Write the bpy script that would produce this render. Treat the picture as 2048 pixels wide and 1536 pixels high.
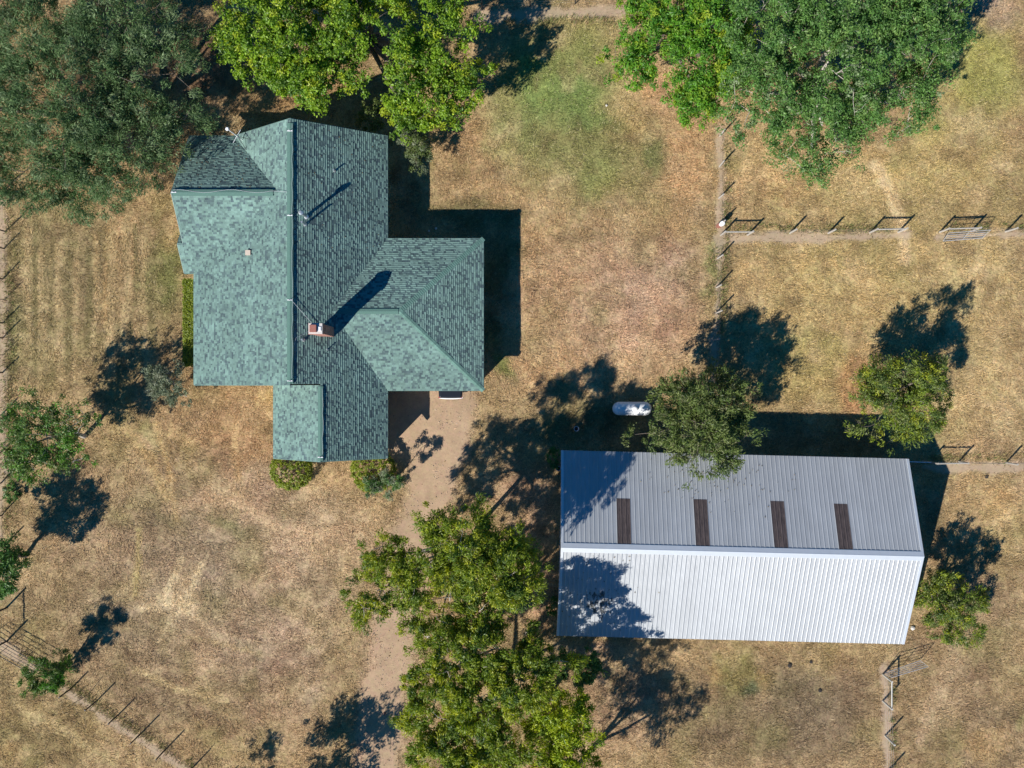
import bpy, bmesh, math, random
import numpy as np
from mathutils import Vector, Matrix

for o in list(bpy.data.objects):
    bpy.data.objects.remove(o)
scene = bpy.context.scene
C = scene.collection
R = math.radians

# ------------------------------------------------------------------ camera
D = 52.0            # height of the drone above the ground, metres
F = 1420.0          # focal length in pixels of the 2048 px wide photograph
cam_d = bpy.data.cameras.new('camera')
cam_d.sensor_width = 36.0
cam_d.lens = 36.0 * F / 2048.0
cam_d.clip_end = 4000
cam = bpy.data.objects.new('camera', cam_d)
C.objects.link(cam)
cam.location = (0, 0, D)
scene.camera = cam

# ------------------------------------------------------------------ light
SUN_EL = R(36.2)
SUN_AZ = (0.695, 0.719)            # the way shadows fall
world = bpy.data.worlds.new('World')
scene.world = world
world.use_nodes = True
wn = world.node_tree.nodes
sky = wn.new('ShaderNodeTexSky')
sky.sky_type = 'NISHITA'
sky.sun_disc = False
sky.sun_elevation = SUN_EL
sky.sun_rotation = math.atan2(-SUN_AZ[0], -SUN_AZ[1])
sky.air_density = 1.0
sky.dust_density = 0.0
sky.ozone_density = 6.0
bg = wn['Background']
bg.inputs['Strength'].default_value = 0.066
sky_hs = wn.new('ShaderNodeHueSaturation')
sky_hs.inputs['Saturation'].default_value = 1.3
world.node_tree.links.new(sky.outputs[0], sky_hs.inputs['Color'])
world.node_tree.links.new(sky_hs.outputs[0], bg.inputs[0])
sun_d = bpy.data.lights.new('sun', 'SUN')
sun_d.energy = 5.0
sun_d.angle = R(0.5)
sun_d.color = (1.0, 0.955, 0.88)
sun = bpy.data.objects.new('sun', sun_d)
C.objects.link(sun)
tv = Vector((SUN_AZ[0] * math.cos(SUN_EL), SUN_AZ[1] * math.cos(SUN_EL), -math.sin(SUN_EL)))
sun.rotation_euler = tv.to_track_quat('-Z', 'Y').to_euler()
sun.location = (-60, -60, 60)
scene.view_settings.view_transform = 'Standard'
scene.view_settings.look = 'None'
scene.view_settings.gamma = 1.0
scene.view_settings.use_curve_mapping = False
scene.view_settings.exposure = 0.42

# ------------------------------------------------------------------ helpers
def at(px, py, h=0.0):
    k = (D - h) / F
    return Vector(((px - 1024) * k, (768 - py) * k, h))

def lin(r, g, b):
    f = lambda c: (c / 255 / 12.92) if c / 255 <= 0.04045 else ((c / 255 + 0.055) / 1.055) ** 2.4
    return np.array([f(r), f(g), f(b)])

def _hash(ix, iy, seed):
    n = (ix.astype(np.int64) * 374761393 + iy.astype(np.int64) * 668265263 + seed * 1274126177) & 0xFFFFFFFF
    n = ((n ^ (n >> 13)) * 1274126177) & 0xFFFFFFFF
    n = n ^ (n >> 16)
    return (n & 0xFFFF) / 65535.0

def vnoise(x, y, scale, seed=0):
    x = np.asarray(x, float) / scale; y = np.asarray(y, float) / scale
    ix = np.floor(x); iy = np.floor(y)
    fx = x - ix; fy = y - iy
    fx = fx * fx * (3 - 2 * fx); fy = fy * fy * (3 - 2 * fy)
    ix = ix.astype(np.int64); iy = iy.astype(np.int64)
    a = _hash(ix, iy, seed); b = _hash(ix + 1, iy, seed)
    c = _hash(ix, iy + 1, seed); d = _hash(ix + 1, iy + 1, seed)
    return (a * (1 - fx) + b * fx) * (1 - fy) + (c * (1 - fx) + d * fx) * fy

def fbm(x, y, scale, seed=0, oct=4, gain=0.55):
    t = 0; w = 1; s = 0
    for i in range(oct):
        t = t + w * vnoise(x, y, scale / 2 ** i, seed + 17 * i); s += w; w *= gain
    return t / s

# ---- object bookkeeping
def tag(o, label=None, cat=None, group=None, kind=None):
    if label: o['label'] = label
    if cat: o['category'] = cat
    if group: o['group'] = group
    if kind: o['kind'] = kind
    return o

def empty(name, loc=(0, 0, 0), rz=0.0):
    o = bpy.data.objects.new(name, None)
    o.empty_display_size = 0.3
    o.location = loc
    o.rotation_euler = (0, 0, rz)
    C.objects.link(o)
    return o

def link(name, me, mat, parent=None, world_coords=True):
    o = bpy.data.objects.new(name, me)
    if mat: me.materials.append(mat)
    C.objects.link(o)
    if parent is not None:
        o.parent = parent
        if world_coords:
            top = parent
            M = Matrix.Identity(4)
            while top is not None:
                M = (Matrix.Translation(top.location) @ top.rotation_euler.to_matrix().to_4x4()) @ M
                top = top.parent
            me.transform(M.inverted())
    return o

def np_mesh(name, V, Fc, col=None, smooth=False):
    """V (n,3); Fc (m,k) with constant k; col (n,3) point colours"""
    V = np.ascontiguousarray(V, dtype=np.float32); Fc = np.ascontiguousarray(Fc, dtype=np.int32)
    me = bpy.data.meshes.new(name)
    n, (m, k) = len(V), Fc.shape
    me.vertices.add(n); me.vertices.foreach_set('co', V.ravel())
    me.loops.add(m * k); me.loops.foreach_set('vertex_index', Fc.ravel())
    me.polygons.add(m)
    me.polygons.foreach_set('loop_start', np.arange(0, m * k, k, dtype=np.int32))
    me.polygons.foreach_set('loop_total', np.full(m, k, dtype=np.int32))
    me.polygons.foreach_set('use_smooth', np.full(m, smooth, dtype=bool))
    me.update(calc_edges=True)
    if col is not None:
        a = me.color_attributes.new('Col', 'FLOAT_COLOR', 'POINT')
        c4 = np.ones((n, 4), dtype=np.float32); c4[:, :3] = col
        a.data.foreach_set('color', c4.ravel())
    return me

class MB:
    """collects solids into one mesh"""
    def __init__(s): s.v = []; s.f = []; s.c = []; s.hascol = False
    def add(s, vs, fs, col=None):
        b = len(s.v)
        s.v += [tuple(p) for p in vs]
        s.f += [tuple(i + b for i in f) for f in fs]
        if col is not None: s.hascol = True
        s.c += [tuple(col) if col is not None else (1, 1, 1)] * len(vs)
    def box(s, lo, hi, M=None, col=None):
        x0, y0, z0 = lo; x1, y1, z1 = hi
        vs = [Vector(p) for p in ((x0,y0,z0),(x1,y0,z0),(x1,y1,z0),(x0,y1,z0),(x0,y0,z1),(x1,y0,z1),(x1,y1,z1),(x0,y1,z1))]
        if M is not None: vs = [M @ p for p in vs]
        s.add(vs, [(0,3,2,1),(4,5,6,7),(0,1,5,4),(1,2,6,5),(2,3,7,6),(3,0,4,7)], col)
    def tube(s, pts, rad, n=8, caps=True, col=None):
        pts = [Vector(p) for p in pts]
        if not isinstance(rad, (list, tuple)): rad = [rad] * len(pts)
        vs = []; fs = []
        up = None
        for i, p in enumerate(pts):
            d = (pts[min(i + 1, len(pts) - 1)] - pts[max(i - 1, 0)]).normalized()
            if up is None:
                up = Vector((0, 0, 1)) if abs(d.z) < 0.9 else Vector((1, 0, 0))
            a = d.cross(up).normalized(); b = a.cross(d).normalized(); up = b
            for j in range(n):
                t = 2 * math.pi * j / n
                vs.append(p + (a * math.cos(t) + b * math.sin(t)) * rad[i])
        for i in range(len(pts) - 1):
            for j in range(n):
                k = (j + 1) % n
                fs.append((i*n+j, i*n+k, (i+1)*n+k, (i+1)*n+j))
        if caps:
            fs.append(tuple(range(n))[::-1]); fs.append(tuple((len(pts)-1)*n + j for j in range(n)))
        s.add(vs, fs, col)
    def lathe(s, prof, n=16, M=None, col=None):
        vs = []; fs = []
        for r, z in prof:
            for j in range(n):
                t = 2 * math.pi * j / n
                p = Vector((r * math.cos(t), r * math.sin(t), z))
                vs.append(M @ p if M is not None else p)
        for i in range(len(prof) - 1):
            for j in range(n):
                k = (j + 1) % n
                fs.append((i*n+j, i*n+k, (i+1)*n+k, (i+1)*n+j))
        fs.append(tuple(range(n))[::-1]); fs.append(tuple((len(prof)-1)*n + j for j in range(n)))
        s.add(vs, fs, col)
    def prism(s, poly, thick, col=None):
        """poly: 3D points (top face); extruded by vector thick"""
        n = len(poly); t = Vector(thick)
        vs = [Vector(p) for p in poly] + [Vector(p) + t for p in poly]
        fs = [tuple(range(n)), tuple(range(n, 2*n))[::-1]]
        for i in range(n):
            j = (i + 1) % n
            fs.append((i, i + n, j + n, j))
        s.add(vs, fs, col)
    def mesh(s, name, smooth=False):
        me = bpy.data.meshes.new(name)
        me.from_pydata(s.v, [], s.f)
        if s.hascol:
            a = me.color_attributes.new('Col', 'FLOAT_COLOR', 'POINT')
            c4 = np.ones((len(s.v), 4), dtype=np.float32); c4[:, :3] = np.array(s.c)
            a.data.foreach_set('color', c4.ravel())
        bm = bmesh.new(); bm.from_mesh(me)
        bmesh.ops.recalc_face_normals(bm, faces=bm.faces)
        bm.to_mesh(me); bm.free()
        if smooth: me.polygons.foreach_set('use_smooth', np.ones(len(me.polygons), dtype=bool))
        return me
    def build(s, name, mat, parent=None, smooth=False, bevel=0):
        o = link(name, s.mesh(name, smooth), mat, parent)
        if bevel:
            m = o.modifiers.new('bevel', 'BEVEL'); m.width = bevel; m.segments = 2; m.limit_method = 'ANGLE'
        return o

# ------------------------------------------------------------------ materials
def new_mat(name):
    m = bpy.data.materials.new(name); m.use_nodes = True
    nt = m.node_tree; b = nt.nodes['Principled BSDF']
    return m, nt, b

def N(nt, t, **kw):
    n = nt.nodes.new(t)
    for k, v in kw.items():
        if k.startswith('i_'):
            n.inputs[k[2:].replace('_', ' ')].default_value = v
        else: setattr(n, k, v)
    return n

def mat_simple(name, col, rough=0.6, metal=0.0, noise=0.15, scale=8.0, bump=0.0, spec=0.5, attr=False):
    """base colour broken up by two octaves of noise"""
    m, nt, b = new_mat(name)
    L = nt.links.new
    tc = N(nt, 'ShaderNodeTexCoord')
    nz = N(nt, 'ShaderNodeTexNoise', i_Scale=scale, i_Detail=6.0, i_Roughness=0.65)
    L(tc.outputs['Object'], nz.inputs['Vector'])
    mr = N(nt, 'ShaderNodeMapRange'); mr.inputs['From Min'].default_value = 0.25; mr.inputs['From Max'].default_value = 0.75
    mr.inputs['To Min'].default_value = 1 - noise; mr.inputs['To Max'].default_value = 1 + noise
    L(nz.outputs['Fac'], mr.inputs['Value'])
    mx = N(nt, 'ShaderNodeMix', data_type='RGBA', blend_type='MULTIPLY'); mx.inputs[0].default_value = 1
    if attr:
        at_ = N(nt, 'ShaderNodeAttribute', attribute_name='Col'); L(at_.outputs['Color'], mx.inputs[6])
    else: mx.inputs[6].default_value = (*col, 1)
    L(mr.outputs[0], mx.inputs[7])
    L(mx.outputs[2], b.inputs['Base Color'])
    b.inputs['Roughness'].default_value = rough; b.inputs['Metallic'].default_value = metal
    b.inputs['Specular IOR Level'].default_value = spec
    if bump:
        bp = N(nt, 'ShaderNodeBump', i_Strength=bump, i_Distance=0.02)
        L(nz.outputs['Fac'], bp.inputs['Height']); L(bp.outputs[0], b.inputs['Normal'])
    return m

def mat_leaf(name, trans=0.35, rough=0.5, spec=0.3):
    m, nt, b = new_mat(name); L = nt.links.new
    a = N(nt, 'ShaderNodeAttribute', attribute_name='Col')
    L(a.outputs['Color'], b.inputs['Base Color'])
    b.inputs['Roughness'].default_value = rough; b.inputs['Specular IOR Level'].default_value = spec
    tr = N(nt, 'ShaderNodeBsdfTranslucent')
    hs = N(nt, 'ShaderNodeHueSaturation', i_Hue=0.505, i_Saturation=1.1, i_Value=1.3)
    L(a.outputs['Color'], hs.inputs['Color']); L(hs.outputs[0], tr.inputs['Color'])
    mx = N(nt, 'ShaderNodeMixShader'); mx.inputs[0].default_value = trans
    L(b.outputs[0], mx.inputs[1]); L(tr.outputs[0], mx.inputs[2])
    L(mx.outputs[0], nt.nodes['Material Output'].inputs[0])
    return m

def mat_ground(name, strength=1.0, coarse=True):
    m, nt, b = new_mat(name); L = nt.links.new
    a = N(nt, 'ShaderNodeAttribute', attribute_name='Col')
    g = N(nt, 'ShaderNodeNewGeometry')
    cur = a.outputs['Color']
    specs = [(1.1, 5, 0.20), (3.6, 8, 0.45), (9.0, 6, 0.50)] if coarse else [(0.9, 5, 0.10), (3, 6, 0.12), (11.0, 5, 0.10)]
    hts = []
    for sc, det, amp in specs:
        nz = N(nt, 'ShaderNodeTexNoise', i_Scale=sc, i_Detail=float(det), i_Roughness=0.7, i_Distortion=0.6)
        L(g.outputs['Position'], nz.inputs['Vector'])
        mr = N(nt, 'ShaderNodeMapRange')
        mr.inputs['From Min'].default_value = 0.28; mr.inputs['From Max'].default_value = 0.72
        mr.inputs['To Min'].default_value = 1 - amp * strength; mr.inputs['To Max'].default_value = 1 + amp * strength
        L(nz.outputs['Fac'], mr.inputs['Value'])
        mx = N(nt, 'ShaderNodeMix', data_type='RGBA', blend_type='MULTIPLY'); mx.inputs[0].default_value = 1
        L(cur, mx.inputs[6]); L(mr.outputs[0], mx.inputs[7]); cur = mx.outputs[2]
        hts.append(nz)
    # hue drift between straw and dull green
    nz = N(nt, 'ShaderNodeTexNoise', i_Scale=2.3, i_Detail=7.0, i_Roughness=0.75)
    L(g.outputs['Position'], nz.inputs['Vector'])
    mr = N(nt, 'ShaderNodeMapRange')
    mr.inputs['From Min'].default_value = 0.3; mr.inputs['From Max'].default_value = 0.7
    mr.inputs['To Min'].default_value = 0.486; mr.inputs['To Max'].default_value = 0.522
    L(nz.outputs['Fac'], mr.inputs['Value'])
    hs = N(nt, 'ShaderNodeHueSaturation', i_Saturation=1.0, i_Value=1.0)
    L(mr.outputs[0], hs.inputs['Hue']); L(cur, hs.inputs['Color'])
    L(hs.outputs[0], b.inputs['Base Color'])
    b.inputs['Roughness'].default_value = 0.95; b.inputs['Specular IOR Level'].default_value = 0.1
    bp = N(nt, 'ShaderNodeBump', i_Strength=(0.6 if coarse else 0.12), i_Distance=0.12)
    L(hts[1].outputs['Fac'], bp.inputs['Height'])
    bp2 = N(nt, 'ShaderNodeBump', i_Strength=(0.6 if coarse else 0.15), i_Distance=0.05)
    L(hts[2].outputs['Fac'], bp2.inputs['Height']); L(bp.outputs[0], bp2.inputs['Normal'])
    L(bp2.outputs[0], b.inputs['Normal'])
    return m

M_ground = mat_ground('dry_grass_ground')
M_dirt = mat_ground('packed_dirt', 1.0, coarse=False)
M_blade = mat_leaf('grass_blade', 0.2, 0.8, 0.1)
M_leaf = mat_leaf('leaf', 0.36, 0.45, 0.4)
M_leaf_dull = mat_leaf('dull_leaf', 0.3, 0.6, 0.3)
M_bark = mat_simple('bark', (0.16, 0.13, 0.105), 0.9, noise=0.35, scale=6, bump=0.4)
M_bark_pale = mat_simple('pale_bark', (0.42, 0.38, 0.33), 0.85, noise=0.3, scale=6, bump=0.3)
M_shingle = mat_simple('asphalt_shingle', None, 0.85, noise=0.22, scale=22, bump=0.05, spec=0.25, attr=True)
_nt = M_shingle.node_tree                     # broad weathering: faded and dirty areas, streaks down the slopes
_b = _nt.nodes['Principled BSDF']; _src = _b.inputs['Base Color'].links[0].from_socket
_g = N(_nt, 'ShaderNodeNewGeometry'); _n = N(_nt, 'ShaderNodeTexNoise', i_Scale=0.55, i_Detail=7.0, i_Roughness=0.7)
_nt.links.new(_g.outputs['Position'], _n.inputs['Vector'])
_r = N(_nt, 'ShaderNodeMapRange'); _r.inputs['From Min'].default_value = 0.3; _r.inputs['From Max'].default_value = 0.7
_r.inputs['To Min'].default_value = 0.80; _r.inputs['To Max'].default_value = 1.18
_nt.links.new(_n.outputs['Fac'], _r.inputs['Value'])
_m = N(_nt, 'ShaderNodeMix', data_type='RGBA', blend_type='MULTIPLY'); _m.inputs[0].default_value = 1
_nt.links.new(_src, _m.inputs[6]); _nt.links.new(_r.outputs[0], _m.inputs[7]); _nt.links.new(_m.outputs[2], _b.inputs['Base Color'])
M_cap = mat_simple('ridge_shingle', (0.105, 0.20, 0.168), 0.85, noise=0.15, scale=14, bump=0.2, spec=0.3)
M_trim = mat_simple('green_drip_edge', (0.14, 0.235, 0.205), 0.5, noise=0.08, scale=4)
M_siding = mat_simple('painted_siding', (0.62, 0.59, 0.52), 0.7, noise=0.06, scale=3)
M_soffit = mat_simple('roof_deck_board', (0.05, 0.065, 0.06), 0.85, noise=0.1)
M_glass = mat_simple('dark_glass', (0.02, 0.025, 0.03), 0.08, noise=0.0, spec=0.8)
M_white = mat_simple('white_paint', (0.84, 0.85, 0.86), 0.25, noise=0.04, scale=3)
M_galv = mat_simple('galvanised_pipe', (0.62, 0.65, 0.68), 0.35, metal=0.7, noise=0.1, scale=9)
M_cable = mat_simple('aluminium_cable', (0.7, 0.72, 0.74), 0.4, metal=0.4, noise=0.05)
M_brick = mat_simple('chimney_brick', None, 0.85, noise=0.2, scale=20, bump=0.2, attr=True)
M_concrete = mat_simple('concrete', (0.5, 0.48, 0.45), 0.85, noise=0.12, scale=5, bump=0.15)
M_wood = mat_simple('weathered_post_wood', (0.40, 0.37, 0.33), 0.85, noise=0.3, scale=10, bump=0.3)
M_darkpost = mat_simple('dark_steel_post', (0.05, 0.05, 0.055), 0.6, metal=0.3, noise=0.2)
M_wire = mat_simple('fence_wire', (0.3, 0.3, 0.3), 0.5, metal=0.6, noise=0.1)
M_gate = mat_simple('grey_gate_tube', (0.55, 0.56, 0.57), 0.4, metal=0.4, noise=0.1)
M_rust = mat_simple('red_flue_clay', (0.33, 0.13, 0.10), 0.8, noise=0.2, scale=12)
M_black = mat_simple('black_rubber', (0.02, 0.02, 0.02), 0.75, noise=0.1)

def mat_barn(name, base, metal, rough):
    m, nt, b = new_mat(name); L = nt.links.new
    g = N(nt, 'ShaderNodeNewGeometry'); oi = N(nt, 'ShaderNodeObjectInfo')
    n1 = N(nt, 'ShaderNodeTexNoise', i_Scale=0.8, i_Detail=6.0, i_Roughness=0.65)
    L(g.outputs['Position'], n1.inputs['Vector'])
    mp = N(nt, 'ShaderNodeMapping'); mp.inputs['Scale'].default_value = (9, 0.7, 0.7)
    L(g.outputs['Position'], mp.inputs['Vector'])
    n2 = N(nt, 'ShaderNodeTexNoise', i_Scale=1.0, i_Detail=4.0)
    L(mp.outputs[0], n2.inputs['Vector'])
    r1 = N(nt, 'ShaderNodeMapRange'); r1.inputs['To Min'].default_value = 0.84; r1.inputs['To Max'].default_value = 1.12
    L(n1.outputs['Fac'], r1.inputs['Value'])
    r2 = N(nt, 'ShaderNodeMapRange'); r2.inputs['To Min'].default_value = 0.84; r2.inputs['To Max'].default_value = 1.12
    L(n2.outputs['Fac'], r2.inputs['Value'])
    r3 = N(nt, 'ShaderNodeMapRange'); r3.inputs['To Min'].default_value = 0.95; r3.inputs['To Max'].default_value = 1.03
    L(oi.outputs['Random'], r3.inputs['Value'])
    m1 = N(nt, 'ShaderNodeMath', operation='MULTIPLY'); L(r1.outputs[0], m1.inputs[0]); L(r2.outputs[0], m1.inputs[1])
    m2 = N(nt, 'ShaderNodeMath', operation='MULTIPLY'); L(m1.outputs[0], m2.inputs[0]); L(r3.outputs[0], m2.inputs[1])
    mx = N(nt, 'ShaderNodeMix', data_type='RGBA', blend_type='MULTIPLY'); mx.inputs[0].default_value = 1
    mx.inputs[6].default_value = (*base, 1); L(m2.outputs[0], mx.inputs[7])
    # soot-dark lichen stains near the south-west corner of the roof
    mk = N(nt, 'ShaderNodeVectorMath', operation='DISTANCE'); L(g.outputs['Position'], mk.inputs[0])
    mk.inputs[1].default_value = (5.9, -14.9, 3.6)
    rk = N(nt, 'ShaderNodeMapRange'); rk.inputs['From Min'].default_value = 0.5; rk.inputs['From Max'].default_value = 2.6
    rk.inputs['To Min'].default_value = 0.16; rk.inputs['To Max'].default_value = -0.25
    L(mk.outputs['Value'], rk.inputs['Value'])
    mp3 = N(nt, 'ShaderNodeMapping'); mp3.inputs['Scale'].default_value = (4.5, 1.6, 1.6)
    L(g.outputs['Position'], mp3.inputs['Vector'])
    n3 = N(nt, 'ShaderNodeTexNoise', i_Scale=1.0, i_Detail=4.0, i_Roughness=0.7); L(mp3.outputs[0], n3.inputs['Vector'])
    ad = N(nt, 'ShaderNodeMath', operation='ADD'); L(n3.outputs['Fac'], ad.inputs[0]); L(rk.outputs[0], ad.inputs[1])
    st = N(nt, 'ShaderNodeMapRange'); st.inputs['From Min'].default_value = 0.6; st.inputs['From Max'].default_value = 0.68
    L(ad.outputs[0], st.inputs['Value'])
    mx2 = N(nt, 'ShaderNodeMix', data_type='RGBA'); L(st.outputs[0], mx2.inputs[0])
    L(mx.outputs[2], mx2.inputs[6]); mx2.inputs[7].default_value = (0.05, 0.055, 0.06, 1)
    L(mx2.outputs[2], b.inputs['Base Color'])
    b.inputs['Metallic'].default_value = metal; b.inputs['Roughness'].default_value = rough
    return m
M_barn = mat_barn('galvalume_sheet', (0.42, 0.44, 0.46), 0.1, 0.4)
M_barn_trim = mat_simple('white_trim_metal', (0.66, 0.7, 0.74), 0.45, metal=0.3, noise=0.05, scale=3)

def mat_skylight():
    m, nt, b = new_mat('weathered_fibreglass'); L = nt.links.new
    tc = N(nt, 'ShaderNodeNewGeometry')
    mp = N(nt, 'ShaderNodeMapping'); mp.inputs['Scale'].default_value = (14, 2.0, 2.0)
    L(tc.outputs['Position'], mp.inputs['Vector'])
    nz = N(nt, 'ShaderNodeTexNoise', i_Scale=1.0, i_Detail=6.0, i_Roughness=0.7); L(mp.outputs[0], nz.inputs['Vector'])
    cr = N(nt, 'ShaderNodeValToRGB')
    cr.color_ramp.elements[0].position = 0.3; cr.color_ramp.elements[0].color = (0.03, 0.022, 0.022, 1)
    cr.color_ramp.elements[1].position = 0.75; cr.color_ramp.elements[1].color = (0.13, 0.098, 0.092, 1)
    L(nz.outputs['Fac'], cr.inputs[0]); L(cr.outputs[0], b.inputs['Base Color'])
    b.inputs['Roughness'].default_value = 0.7
    return m
M_sky = mat_skylight()

# ------------------------------------------------------------------ ground colours
K_ALB = 0.98     # how much brighter than its albedo a sunlit level surface comes out
def alb(c):
    a = lin(*c) / K_ALB
    g = a @ np.array([.3, .6, .1])
    return g + (a - g) * 0.84

PATHS = {   # bare strips: pixel polylines, width in metres
    'driveway': [([(905, 770), (900, 850), (868, 940), (835, 1040), (806, 1150), (785, 1280), (768, 1400), (752, 1600)], 3.6, 0)],
    'path': [([(1441, 262), (1441, 480), (1434, 600), (1426, 760)], 0.55, 1),
             ([(1436, 474), (1600, 476), (1740, 472), (1815, 470)], 0.6, 2),
             ([(1875, 474), (2060, 468)], 0.65, 3),
             ([(1850, 934), (2070, 934)], 0.6, 4),
             ([(2, 400), (6, 700), (0, 960), (-8, 1200)], 0.8, 5),
             ([(-30, 1272), (60, 1330), (190, 1422), (330, 1512), (440, 1582)], 0.75, 6),
             ([(960, 35), (1100, 28), (1260, 22)], 1.1, 7),
             ([(1768, 1340), (1775, 1440), (1773, 1560)], 0.5, 8)],
}
def seg_dist(X, Y, pts):
    best = np.full(X.shape, 1e9)
    for (ax, ay), (bx, by) in zip(pts[:-1], pts[1:]):
        dx, dy = bx - ax, by - ay
        t = np.clip(((X - ax) * dx + (Y - ay) * dy) / (dx * dx + dy * dy), 0, 1)
        best = np.minimum(best, np.hypot(X - ax - t * dx, Y - ay - t * dy))
    return best

def path_mask(X, Y, key):
    m = np.zeros(X.shape)
    wob = (fbm(X, Y, 1.6, 91) - 0.5) * (1.5 if key == 'driveway' else 0.95)
    for pts, w, sd in PATHS[key]:
        P = [tuple(at(*p)[:2]) for p in pts]
        d = seg_dist(X, Y, P) + wob
        m = np.maximum(m, 1 - np.clip((d - w * 0.30) / (w * 0.34), 0, 1))
    if key == 'driveway':   # wider apron south of the garage, reaching to the house
        a = at(850, 850); d = np.maximum(np.abs(X - a.x) / 3.4, np.abs(Y - a.y - 0.3) / 3.0) + wob * 0.3
        m = np.maximum(m, 1 - np.clip((d - 0.8) / 0.3, 0, 1))
    return m

# (px, py, rx, ry, rotation deg, colour as sRGB, weight) in photograph pixels
BLOBS = [
    (200, 590, 240, 260, 0, (152, 126, 84), 0.9), (60, 560, 90, 260, 0, (147, 132, 84), 0.6),
    (330, 560, 60, 95, 0, (112, 122, 52), 0.75), (335, 470, 30, 60, 0, (180, 145, 90), 0.5), (300, 850, 90, 60, 20, (160, 130, 84), 0.8),
    (430, 860, 200, 90, 0, (178, 140, 94), 0.8), (560, 800, 60, 40, 0, (170, 138, 72), 0.7),
    (430, 1050, 75, 30, 25, (128, 118, 62), 0.55), (420, 960, 190, 60, 0, (178, 142, 106), 0.6),
    (300, 1120, 330, 200, 0, (160, 133, 98), 0.85), (560, 1020, 160, 130, 0, (180, 148, 112), 0.7),
    (330, 1200, 110, 60, 0, (176, 150, 110), 0.5), (250, 1340, 200, 130, 30, (142, 116, 84), 0.8),
    (520, 1330, 170, 140, 0, (176, 142, 108), 0.8), (520, 1400, 110, 60, 30, (150, 116, 84), 0.5), (600, 1450, 90, 90, 0, (182, 148, 108), 0.5),
    (100, 1460, 190, 110, 35, (158, 132, 82), 0.95), (180, 1260, 70, 40, 0, (150, 126, 80), 0.5),
    (700, 1050, 90, 80, 0, (192, 160, 118), 0.8), (620, 1130, 120, 90, 0, (188, 154, 116), 0.6),
    (1130, 130, 150, 130, 0, (136, 134, 64), 0.95), (1090, 230, 130, 110, 0, (130, 132, 72), 0.8), (1180, 330, 180, 120, 10, (152, 134, 78), 0.75),
    (1230, 240, 60, 80, 0, (186, 146, 92), 0.7), (1300, 190, 110, 60, 0, (196, 152, 104), 0.7), (1380, 320, 80, 120, 0, (190, 148, 98), 0.7),
    (940, 300, 70, 110, 0, (174, 136, 88), 0.8), (1010, 420, 160, 80, 0, (172, 138, 88), 0.7),
    (1080, 560, 160, 140, 0, (180, 142, 94), 0.85), (1290, 620, 140, 170, 0, (190, 150, 112), 0.85), (1340, 470, 110, 90, 0, (178, 142, 92), 0.6),
    (1100, 740, 140, 70, 0, (186, 148, 100), 0.85), (1350, 560, 50, 90, 0, (182, 150, 128), 0.4),
    (1010, 735, 26, 36, 0, (116, 126, 50), 0.8), (1000, 600, 45, 160, 0, (74, 84, 40), 0.7), (950, 440, 120, 40, 0, (84, 90, 48), 0.6),  # last two: garage's cast shadow painted into the ground, east then north
    (1424, 535, 16, 65, 0, (108, 122, 52), 0.75), (1440, 560, 20, 40, 0, (130, 128, 74), 0.5),
    (1700, 350, 280, 80, 0, (192, 160, 102), 0.9), (1950, 130, 140, 130, 0, (164, 156, 72), 0.95), (1900, 300, 160, 90, 0, (180, 156, 92), 0.8),
    (1690, 440, 190, 22, 0, (160, 140, 78), 0.5), (1640, 500, 70, 22, 0, (132, 134, 64), 0.55),
    (1700, 570, 300, 110, 0, (188, 156, 98), 0.9), (1560, 640, 90, 60, 0, (180, 148, 92), 0.6), (1960, 560, 130, 120, 0, (186, 156, 102), 0.8),
    (1620, 740, 110, 90, 0, (172, 148, 84), 0.8), (1718, 765, 48, 85, 0, (190, 120, 80), 0.85),
    (1960, 780, 130, 130, 0, (190, 160, 108), 0.85), (1970, 1020, 120, 100, 0, (182, 150, 98), 0.85),
    (1950, 1230, 130, 150, 0, (160, 130, 92), 0.85), (1960, 1470, 150, 110, 0, (158, 130, 92), 0.85), (1900, 1370, 100, 60, 30, (150, 122, 90), 0.5),
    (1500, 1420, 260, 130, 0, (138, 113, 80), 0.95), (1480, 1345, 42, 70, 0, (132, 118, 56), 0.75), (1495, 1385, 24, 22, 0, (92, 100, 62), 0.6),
    (1400, 1400, 60, 60, 0, (168, 138, 98), 0.6), (1620, 1440, 120, 100, 0, (128, 108, 84), 0.6), (1650, 1310, 140, 26, 0, (160, 130, 84), 0.6), (1840, 1300, 40, 30, 0, (150, 118, 86), 0.6),
    (1230, 1400, 120, 130, 0, (168, 132, 100), 0.8), (1160, 1300, 70, 30, 0, (192, 154, 126), 0.7),
    (1040, 1010, 100, 130, 0, (182, 142, 108), 0.8), (1090, 1180, 60, 110, 0, (178, 138, 102), 0.8), (1180, 840, 140, 50, 0, (96, 92, 54), 0.7),  # last: tree shade around the tank, put into the ground colour
    (560, 200, 170, 60, 0, (176, 136, 84), 0.8), (400, 130, 140, 140, 0, (128, 96, 70), 0.8), (130, 200, 200, 200, 0, (150, 120, 76), 0.7),
    (1960, 20, 90, 40, 0, (170, 140, 118), 0.7), (1650, 870, 150, 40, 0, (84, 76, 60), 0.6), (1860, 1010, 30, 90, 0, (90, 84, 60), 0.5),  # last two: barn's shadow painted as dark ground, north side and east end
    (30, 700, 22, 90, 0, (108, 118, 56), 0.6), (30, 960, 26, 60, 0, (116, 118, 70), 0.6), (820, 370, 40, 90, 0, (66, 66, 50), 0.6),  # last: shade of the main house painted dark along its east side
    (860, 240, 60, 40, 0, (150, 116, 76), 0.6),
]
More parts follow.
